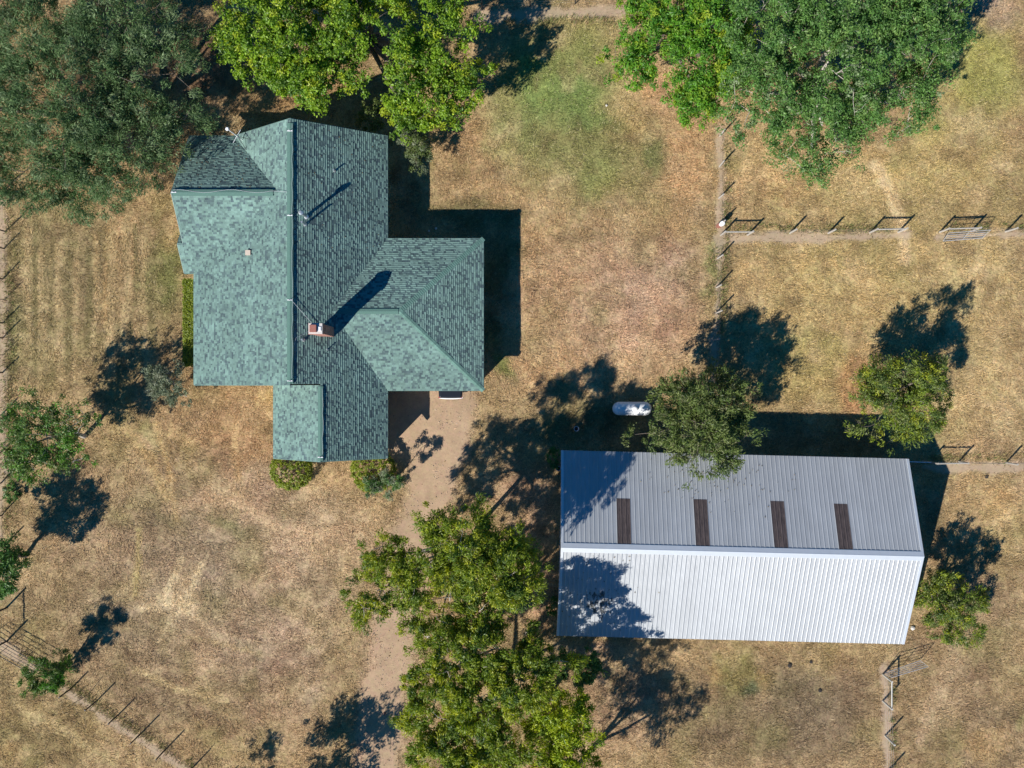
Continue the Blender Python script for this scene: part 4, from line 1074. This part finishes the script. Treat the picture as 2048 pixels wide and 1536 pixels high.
plant('tree', 'olive green tree leaning over the north edge of the barn roof', 'tree', at(1372, 838),
      [lobe(1400, 840, 4.6, 90, 80, 1.7), lobe(1362, 800, 3.8, 48, 45, 1.2), lobe(1440, 800, 4.2, 65, 55, 1.4), lobe(1410, 905, 4.8, 75, 45, 1.1), lobe(1300, 868, 2.6, 32, 15, .7), lobe(1475, 890, 4.2, 40, 40, .9), lobe(1420, 775, 2.6, 60, 45, 1.2), lobe(1385, 860, 2.6, 50, 45, 1.1)],
      30000, .22, .07, P_olive, 15, crad=.42, trunk_r=.18, shell=.4, up=.5, outward=True)
plant('tree', 'loose yellow green tree beside the reddish bare soil at the barn corner', 'tree', at(1745, 795),
      [lobe(1800, 770, 4.2, 70, 60, 1.6), lobe(1840, 810, 4, 55, 55, 1.4), lobe(1760, 830, 3.2, 60, 45, 1.2), lobe(1790, 855, 2.9, 65, 30, 1), lobe(1745, 760, 3.2, 40, 45, 1.1), lobe(1868, 745, 5.6, 32, 30, .8), lobe(1790, 770, 2.2, 60, 50, 1.1), lobe(1845, 765, 2.6, 40, 45, 1.1)],
      26000, .20, .065, P_mid + P_olive, 16, crad=.42, trunk_r=.16, shell=.35, up=.5, outward=True)
plant('tree', 'small yellow green tree growing close to the east end of the barn', 'tree', at(1860, 1190),
      [lobe(1885, 1200, 2.9, 48, 45, 1.3), lobe(1930, 1215, 2.8, 45, 48, 1.2), lobe(1905, 1260, 2.1, 55, 32, .9), lobe(1862, 1180, 2.8, 30, 30, .9), lobe(1890, 1175, 1.5, 42, 40, .9), lobe(1930, 1180, 1.6, 38, 40, .9)],
      17000, .19, .06, P_mid + P_olive, 17, crad=.36, trunk_r=.13, shell=.3, up=.5, outward=True)
plant('driveway_tree', 'tall spreading light green tree with side boughs above the driveway bend', 'tree', at(930, 1090),
      [lobe(930, 1090, 8.5, 85, 75, 1.8), lobe(850, 1150, 7.5, 70, 70, 1.5), lobe(1000, 1150, 8.6, 70, 65, 1.6), lobe(755, 1180, 6.4, 48, 66, 1.3), lobe(900, 1200, 7.4, 75, 50, 1.3), lobe(785, 1105, 6.6, 38, 32, 1), lobe(890, 1045, 8.2, 42, 36, 1), lobe(820, 1135, 7, 42, 45, 1.1), lobe(765, 1110, 6.6, 40, 36, 1), lobe(1010, 1090, 8.4, 40, 40, 1), lobe(1040, 1165, 9.0, 40, 45, 1.3), lobe(965, 1130, 6.4, 80, 70, 1.4), lobe(1030, 1120, 7.0, 40, 60, 1.3), lobe(885, 1235, 6.4, 75, 45, 1.2), lobe(965, 1225, 7.4, 60, 45, 1.3)],
      66000, .23, .068, P_mid, 18, crad=.42, bark=M_bark_pale, trunk_r=.17, shell=.3, up=.45, outward=True, rough=.7)
plant('driveway_tree', 'dense darker green tree right of the straight part of the driveway', 'tree', at(960, 1290),
      [lobe(920, 1320, 8, 85, 75, 1.8), lobe(1000, 1290, 8.2, 70, 55, 1.5), lobe(1050, 1360, 8.4, 75, 60, 1.6), lobe(870, 1400, 7, 65, 70, 1.5), lobe(960, 1400, 8, 85, 60, 1.6), lobe(850, 1270, 6.4, 30, 35, 1), lobe(1100, 1320, 7.4, 60, 35, 1.2)],
      54000, .23, .072, P_mid, 19, crad=.42, bark=M_bark_pale, trunk_r=.2, shell=.3, up=.45, outward=True, rough=.7)
plant('driveway_tree', 'leafy green tree cut by the bottom edge of the picture beside the driveway', 'tree', at(950, 1440),
      [lobe(900, 1500, 7.2, 85, 65, 1.6), lobe(990, 1490, 7.6, 90, 70, 1.7), lobe(850, 1450, 6.2, 45, 40, 1.1), lobe(960, 1580, 7, 110, 60, 1.6)],
      34000, .24, .075, P_mid, 20, crad=.42, bark=M_bark_pale, trunk_r=.25, shell=.3, up=.45, outward=True, rough=.7)
plant('golden_tree', 'yellowest of the trees beside the driveway at the bottom edge', 'tree', at(1105, 1375),
      [lobe(1125, 1430, 7.4, 60, 50, 1.5), lobe(1150, 1490, 7.2, 60, 60, 1.5), lobe(1090, 1490, 7, 55, 60, 1.4), lobe(1120, 1570, 7, 80, 50, 1.5), lobe(1100, 1450, 5.2, 55, 45, 1.1)],
      24000, .24, .08, P_gold, 21, crad=.42, trunk_r=.22, shell=.3, up=.5, outward=True, rough=.6)
plant('tree', 'tree beyond the bottom edge whose shadow falls below the barn corner', 'tree', at(1110, 1590),
      [lobe(1130, 1650, 6.2, 75, 60, 1.7), lobe(1180, 1690, 6, 70, 70, 1.6), lobe(1090, 1710, 7, 70, 70, 1.6), lobe(1190, 1600, 5, 26, 30, 1.2)], 11000, .23, .07, P_mid, 34, crad=.45, trunk_r=.2, shell=.3, outward=True, rough=.7)
plant('small_tree', 'thin dark green sapling at the south west corner of the barn', 'tree', at(1150, 1315),
      [lobe(1160, 1335, 2.6, 45, 30, .9), lobe(1130, 1325, 2.2, 25, 25, .8)], 3200, .22, .09, P_green, 22, crad=.34, trunk_r=.07, shell=.2)
plant('tree', 'open bright green tree over the left fence below the mown strip', 'tree', at(170, 872),
      [lobe(95, 870, 4.2, 72, 60, 1.5), lobe(60, 840, 4, 50, 50, 1.2), lobe(150, 850, 4.4, 50, 50, 1.2), lobe(60, 925, 3.8, 60, 38, 1.2), lobe(150, 925, 3.6, 35, 22, .8), lobe(30, 890, 3.6, 35, 50, 1)],
      14000, .22, .075, P_olive + P_green[:3] + P_bright[:1], 23, crad=.40, bark=M_bark_pale, trunk_r=.15, shell=.25, up=.5)
plant('shrub', 'silvery grey bush at the south west corner of the house', 'shrub', at(345, 765),
      [lobe(340, 768, 2.0, 42, 40, 1.2), lobe(328, 748, 2.1, 28, 25, .9), lobe(352, 785, 1.2, 30, 25, .8)], 9000, .20, .05, P_grey, 24, crad=.32, trunk_r=.07, multi=True, shell=.25, leafmat=M_leaf_dull, bark=M_bark_pale, outward=True, up=.3)
plant('tree', 'dark green tree half out of the picture on the left fence', 'tree', at(52, 1110),
      [lobe(-25, 1130, 3.4, 70, 65, 1.5), lobe(12, 1150, 3, 45, 42, 1.2), lobe(30, 1120, 1.6, 34, 38, 1)], 11000, .24, .08, P_green, 25, crad=.42, trunk_r=.15, shell=.3, outward=True)
plant('small_tree', 'small round bright green tree on the fence line at the lower left', 'tree', at(128, 1330),
      [lobe(97, 1352, 2.2, 40, 42, 1.4), lobe(110, 1335, 2.5, 24, 24, .9), lobe(112, 1343, 1.0, 26, 26, .8)], 8500, .19, .05, P_bright[:2] + P_olive[:2], 26, crad=.30, trunk_r=.07, shell=.25, outward=True)
plant('tree', 'tree beyond the bottom edge whose shadow falls on the driveway', 'tree', at(600, 1600),
      [lobe(553, 1670, 4, 80, 75, 1.8), lobe(590, 1650, 4.4, 60, 55, 1.4)], 9000, .26, .09, P_green, 27, crad=.42, trunk_r=.15, shell=.3, outward=True)
plant('shrub', 'twiggy shrub beyond the bottom edge near the fence', 'shrub', at(478, 1562),
      [lobe(467, 1572, 1.4, 34, 30, 1.1)], 1500, .22, .05, P_grey, 28, crad=.34, trunk_r=.05, multi=True, shell=.25, outward=True)
plant('shrub', 'pale green twiggy shrub at the north east wall of the house', 'shrub', at(842, 312),
      [lobe(836, 300, 1.7, 34, 38, 1.2), lobe(815, 275, 1.6, 24, 28, .9)], 4200, .20, .05, P_olive + P_grey, 29, crad=.3, trunk_r=.06, multi=True, shell=.25, outward=True)
plant('shrub', 'dark leafy shrub in the house shade under the yellow green tree', 'shrub', at(745, 252),
      [lobe(748, 240, 1.6, 30, 30, .9)], 1800, .2, .09, P_olive, 30, crad=.3, trunk_r=.05, multi=True, shell=.25)
def bush(label, px, py, h, rpx, rpy, rz, seed, pal=P_hedge, n=7500):
    plant('round_shrub', label, 'shrub', at(px, py), [lobe(px, py, h, rpx, rpy, rz)], n, .12, .07, pal, seed, crad=.16, nclus=420, bough=0, trunk_r=.06, multi=True, shell=.8, up=.9, rough=.15, low=-.2, group='clipped round shrubs in front of the porch')
bush('clipped round yellow green shrub at the left corner of the porch', 585, 938, .55, 42, 42, 1.0, 31)
bush('clipped round yellow green shrub at the right corner of the porch', 748, 940, .55, 46, 44, 1.0, 32)
plant('shrub', 'loose grey green bush leaning against the right clipped porch shrub', 'shrub', at(785, 955),
      [lobe(772, 965, 1.3, 34, 24, 1.1), lobe(790, 955, 2.2, 20, 18, .9)], 3600, .2, .05, P_grey + P_green, 33, crad=.28, trunk_r=.05, multi=True, shell=.2, outward=True)
for i, (lb, px, py) in enumerate([('dark leafy weed clump at the north west corner of the barn', 1108, 918), ('green weed clump at the middle of the barn west wall', 1108, 1215), ('weedy clump on the left fence path below the open tree', 22, 985)]):
    plant('weed_clump', lb, 'weed', at(px, py), [lobe(px, py, .35, 17, 24, .4)], 700, .18, .08, P_green, 40 + i, crad=.2, nclus=24, bough=0, trunk_r=.02, multi=True, shell=.2, twigs=False)

# clipped hedge along the west wall
hd = empty('hedge', (-23.1, 4.5, 0)); tag(hd, 'narrow clipped green hedge along the left house wall', 'hedge')
rgh = np.random.default_rng(50)
n = 2600
ys = rgh.uniform(1.3, 7.5, n); side = rgh.integers(0, 3, n)
hw = np.where(ys > 3.2, 0.40, 0.50) * (0.9 + .2 * fbm(ys, ys * 0, 1.0, 5)); hh = np.where(ys > 3.2, 1.25, 1.0)
xs = np.where(side == 0, rgh.uniform(-1, 1, n) * hw, np.where(side == 1, -hw, hw)); zs2 = np.where(side == 0, hh, rgh.uniform(0.1, 1, n) * hh)
cch = np.stack([-23.1 + xs, ys, zs2], -1)
lv, lf, lc = leaves(cch, np.full(n, .09), 26000, .11, .07, P_hedge, rgh, up=1.2)
link('foliage', np_mesh('foliage', lv, lf, lc), M_leaf, hd)
mb = MB(); mb.box((-23.42, 1.4, -.05), (-22.78, 7.4, .95)); mb.build('stem_mass', mat_simple('hedge_inside', (.03, .045, .012), .95), hd)['kind'] = 'stuff'

# ------------------------------------------------------------------ fences
def post_mesh(parent, base, h=1.25, r=0.06, mat=M_wood, lean=(0, 0), name='post'):
    mb = MB(); b = Vector((base.x, base.y, -.12)); t = Vector((base.x + lean[0], base.y + lean[1], h))
    mb.tube([b, b.lerp(t, .5), t], [r, r * .97, r * .93], 8); return mb.build(name, mat, parent)
def fence(label, posts, thin=(), h=1.25, r=.06, mat=M_wood, wire=True, braces=(), group=None, extra_wire=()):
    P = [at(*p) for p in posts]; root = empty('wire_fence', (P[0].x, P[0].y, 0)); tag(root, label, 'fence', group)
    rs = random.Random(len(posts) * 7)
    for p in P: post_mesh(root, p, h * rs.uniform(.95, 1.06), r, mat, (rs.uniform(-.05, .05), rs.uniform(-.05, .05)))
    for t in thin:
        q = at(*t[:2]); post_mesh(root, q, 1.4, .022, M_darkpost, t[2] if len(t) > 2 else (0, 0), 'steel_post')
    if wire:
        for z in (.25, .55, .85, 1.12):
            mb = MB(); mb.tube([Vector((p.x, p.y, z)) for p in P + [at(*e) for e in extra_wire]], .0035, 4); mb.build('wire', M_wire, root)
    for i, j in braces:
        a, b = P[i], P[j]; mb = MB(); mb.tube([Vector((a.x, a.y, h * .86)), Vector((b.x, b.y, h * .86))], .05, 8); mb.build('brace_rail', mat, root)
    return root
fence('fence running down the middle from the big round tree to the shrubby tree', [(1440, 272), (1439, 333), (1438, 396), (1439, 449), (1435, 517), (1433, 575), (1432, 626), (1430, 680), (1428, 735)], thin=[(1431, 647)])
fence('fence with pale braced posts from the corner to the open gateway', [(1442, 470), (1495, 470), (1580, 466), (1657, 466), (1740, 465), (1797, 464)], braces=[(0, 1), (4, 5)], r=.075)
fence('short braced fence right of the open gateway', [(1880, 464), (1942, 462), (2012, 463), (2080, 462)], braces=[(0, 1)], r=.075)
fence('braced fence leading right from the barn corner', [(1858, 924), (1917, 923), (2012, 925), (2090, 925)], braces=[(0, 1)], r=.07, extra_wire=())
fence('left boundary fence of dark posts beside the mown strip', [(8, 380), (11, 463), (8, 497), (5, 558), (6, 646), (5, 676), (5, 745), (3, 830), (1, 905), (2, 966), (3, 1031), (14, 1085)], thin=[(9, 600), (6, 710)], mat=M_darkpost, r=.05)
fence('diagonal fence of dark posts across the lower left corner', [(141, 1378), (193, 1402), (236, 1430), (281, 1468), (331, 1499), (385, 1535), (440, 1570)], thin=[(178, 1388, (-.35, -.1)), (392, 1530, (.05, .2))], mat=M_darkpost, r=.05, h=1.38)
fence('braced end fence below the barn south east corner', [(1766, 1349), (1766, 1402), (1770, 1471), (1772, 1545)], braces=[(0, 1)], r=.07, mat=mat_simple('grey_wood', (.48, .47, .43), .8, noise=.2, scale=10), h=1.4)
fence('braced corner posts under the half hidden tree on the left', [(12, 1216), (14, 1282)], braces=[(0, 1)], mat=M_darkpost, h=1.5, r=.07)
fence('fence along the pale strip at the top edge', [(965, 18), (1060, 12), (1150, 8), (1235, 4)], mat=M_darkpost, r=.04)
o = empty('rail', at(1838, 923)); tag(o, 'long pale pipe rail between the barn corner and the braced fence', 'rail')
mb = MB(); a, b = at(1813, 923, 1.1), at(1862, 925, 1.1); mb.tube([a, b], .035, 8); mb.build('pipe', M_galv, o); mb = MB(); mb.tube([Vector((b.x, b.y, -.1)), b], .05, 8); mb.build('post', M_wood, o)

def gate(label, b0, b1, t0, t1, nbar=5, h=1.25, mat=M_gate, stile=1):
    """b0,b1: ground pixels under the bottom corners, t0,t1: pixels of the top corners"""
    A, B, T0, T1 = at(*b0, .12), at(*b1, .12), at(*t0, h), at(*t1, h)
    root = empty('gate', (A.x, A.y, 0)); tag(root, label, 'gate')
    mb = MB(); mb.tube([A, T0, T1, B, A], .026, 8); mb.build('frame', mat, root)
    for i in range(1, nbar - 1):
        t = i / (nbar - 1); mb = MB(); mb.tube([A.lerp(T0, t), B.lerp(T1, t)], .018, 6); mb.build('bar', mat, root)
    for s in range(1, stile + 1):
        t = s / (stile + 1); mb = MB(); mb.tube([A.lerp(B, t), T0.lerp(T1, t)], .018, 6); mb.build('stile', mat, root)
gate('grey tube gate swung open at the right gateway', (1886, 482), (1965, 476), (1897, 466), (1981, 460))
gate('grey tube gate standing open below the barn south east corner', (1770, 1346), (1841, 1321), (1783, 1355), (1856, 1333))
gate('dark tube gate at the lower left corner next to the small round tree', (-20, 1272), (88, 1335), (-40, 1290), (66, 1350), mat=M_darkpost, stile=2)

# fallen leaves under the crowns
rl = np.random.default_rng(90)
cl = []; 
for px, py, r in ((900, 150, 5), (960, 1290, 5), (1090, 1350, 4), (1372, 838, 3), (1745, 795, 3), (262, 285, 7), (1500, 260, 5), (1860, 1190, 2.5), (170, 872, 3)):
    q = at(px, py); k = int(r * 70)
    cl.append(np.stack([q.x + rl.normal(0, r, k), q.y + rl.normal(0, r, k)], -1))
cl = np.concatenate(cl)
inside = ((cl[:, 0] > -22.5) & (cl[:, 0] < -2) & (cl[:, 1] > -5.2) & (cl[:, 1] < 17.3)) | ((cl[:, 0] > 3.2) & (cl[:, 0] < 27.3) & (cl[:, 1] > -18) & (cl[:, 1] < -4.6))
cl = cl[~inside]
_, zl = ground_sample(cl[:, 0], cl[:, 1])
lv, lf, lc = leaves(np.stack([cl[:, 0], cl[:, 1], zl + .05], -1), np.full(len(cl), .03), len(cl), .12, .07, [(np.array([.30, .20, .09]), 2), (np.array([.22, .13, .06]), 2), (np.array([.42, .34, .16]), 1)], rl, up=2.0)
tag(link('leaf_litter', np_mesh('leaf_litter', lv, lf, lc), M_leaf_dull), 'brown fallen leaves scattered under the trees', 'leaf litter', kind='stuff')

rl = np.random.default_rng(91); pr_ = []
for k in range(170):
    x, y = rl.uniform(-22.2, -17), rl.uniform(12.8, 17.1)
    if x < -15.36 - (y - 12.6) * .85: pr_.append((x, y, f_CN(x, y) + .03))
for k in range(120):
    x, y = rl.uniform(-14, -9), rl.uniform(9, 17); pr_.append((x, y, f_E(x, y) + .035))
for k in range(160):
    v = Vector((rl.normal(-1.5, 2.6), min(max(rl.normal(4.6, 1.3), .5), 6.1), 0)); v.z = BZr + (BZe - BZr) * v.y / BN + .04; v = MBarn @ v; pr_.append(tuple(v))
for k in range(120):
    v = Vector((rl.normal(-9.5, 1.8), -rl.uniform(.5, 6.4), 0))
    if v.x < -11.8: continue
    v.z = BZr + (BZe - BZr) * v.y / BS + .04; v = MBarn @ v; pr_.append(tuple(v))
lv, lf, lc = leaves(np.array(pr_), np.full(len(pr_), .02), len(pr_) , .09, .05, [(np.array([.20, .14, .07]), 2), (np.array([.12, .09, .05]), 2), (np.array([.3, .26, .12]), 1)], rl, up=3.0)
tag(link('roof_debris', np_mesh('roof_debris', lv, lf, lc), M_leaf_dull), 'dry leaves lying on the roofs below the trees', 'leaf litter', kind='stuff')

def gravel(n):
    r = np.random.default_rng(92)
    x = r.uniform(-15, 1, n * 4); y = r.uniform(-32, 2, n * 4)
    ok = (r.random(n * 4) < np.clip(path_mask(x, y, 'driveway') * 1.0, 0, 1) * np.clip(fbm(x, y, 1.3, 301, 3) * 3 - 1, .06, 1)) & ~((x < -8.9) & (y > -5.3))
    x, y = x[ok][:n], y[ok][:n]; m = len(x); c, z = ground_sample(x, y)
    s_ = (0.012 + 0.045 * r.random(m) ** 4)[:, None]
    O = np.array([[1, 0, 0], [-1, 0, 0], [0, 1, 0], [0, -1, 0], [0, 0, .7], [0, 0, -.7]])
    V_ = np.stack([x, y, z + .012], -1)[:, None, :] + O[None] * s_[:, None, :] * r.uniform(.6, 1.4, (m, 6, 1))
    T = np.array([[0, 2, 4], [2, 1, 4], [1, 3, 4], [3, 0, 4], [2, 0, 5], [1, 2, 5], [3, 1, 5], [0, 3, 5]])
    F_ = (np.arange(m) * 6)[:, None, None] + T[None]
    cc_ = c * r.uniform(.75, 1.35, (m, 1)); cc_ = cc_ * .7 + cc_.mean(1, keepdims=True) * .3
    return V_.reshape(-1, 3), F_.reshape(-1, 3), np.repeat(cc_, 6, 0)
gv, gf, gc = gravel(9000)
tag(link('gravel', np_mesh('gravel', gv, gf, gc), M_dirt), 'loose gravel scattered over the dirt driveway', 'gravel', kind='stuff')

# ------------------------------------------------------------------ small things
fd = empty('feeder', at(1438, 452)); tag(fd, 'white and rusty bucket feeder hanging at the fence corner', 'feeder')
q = at(1438, 452); mb = MB(); mb.lathe([(.1, .5), (.17, .55), (.18, .9), (.15, .92)], 12, Matrix.Translation((q.x, q.y, 0))); mb.build('bucket', M_white, fd); mb = MB(); mb.box((q.x - .2, q.y - .15, -.05), (q.x + .1, q.y + .1, .5)); mb.build('block', M_rust, fd, bevel=.03)
def ring(label, px, py, r, cat='tub'):
    q = at(px, py); o = empty('tub', q); tag(o, label, cat)
    mb = MB(); n = 18; prof = [(r * .85, -.02), (r, .3), (r * 1.1, .31), (r * 1.1, .35), (r * .92, .35), (r * .78, .05)]
    mb.lathe(prof, n, Matrix.Translation((q.x, q.y, 0))); mb.build('tub_wall', M_galv, o)
    mb = MB(); mb.lathe([(r * .7, .05), (r * .8, .2), (.01, .24)], 14, Matrix.Translation((q.x, q.y, 0))); mb.build('soil', mat_simple('dark_soil', (.03, .03, .03), .95), o)
ring('small grey tub on the shaded grass left of the gas tank', 1152, 857, .17)
ring('small grey tub at the north west corner of the barn', 1116, 936, .17)
def rock(label, px, py, r, mat, name='stone', cat='stone', group=None, flat=.5):
    q = at(px, py); bm = bmesh.new(); bmesh.ops.create_icosphere(bm, subdivisions=2, radius=r); rs = random.Random(int(px + py))
    for v in bm.verts: v.co *= rs.uniform(.82, 1.12); v.co.z *= flat; v.co += Vector((q.x, q.y, r * flat * .5))
    me = bpy.data.meshes.new(name); bm.to_mesh(me); bm.free()
    tag(link(name, me, mat), label, cat, group)
M_dung = mat_simple('dark_dung', (.035, .03, .026), .95, noise=.3, bump=.4)
M_stone = mat_simple('pale_stone', (.6, .57, .52), .9, noise=.2, bump=.3)
rock('dark round dung pat on the dry grass, left one of two below the barn', 1579, 1331, .16, M_dung, 'dung_pat', 'dung', 'dung pats below the barn', .3)
rock('dark round dung pat on the dry grass, right one of two below the barn', 1622, 1324, .13, M_dung, 'dung_pat', 'dung', 'dung pats below the barn', .3)
rock('dark lumpy dung pat farther down the dry paddock', 1640, 1381, .15, M_dung, 'dung_pat', 'dung', 'dung pats below the barn', .3)
rock('dark clod on the dry grass below the right fence', 1973, 953, .14, M_dung, 'clod', 'clod', None, .4)
rock('pale stone by the south east corner of the barn', 1825, 1256, .16, M_stone)
rock('tiny white stone on the green lawn', 1213, 211, .09, M_stone)
rock('white stone in the house shade beside the garage roof', 872, 457, .1, M_stone)
rock('smaller white stone in the house shade beside the garage roof', 858, 462, .08, M_stone)
rock('small red brown stone on the driveway', 769, 1427, .12, mat_simple('red_stone', (.22, .12, .09), .9), 'stone', 'stone')
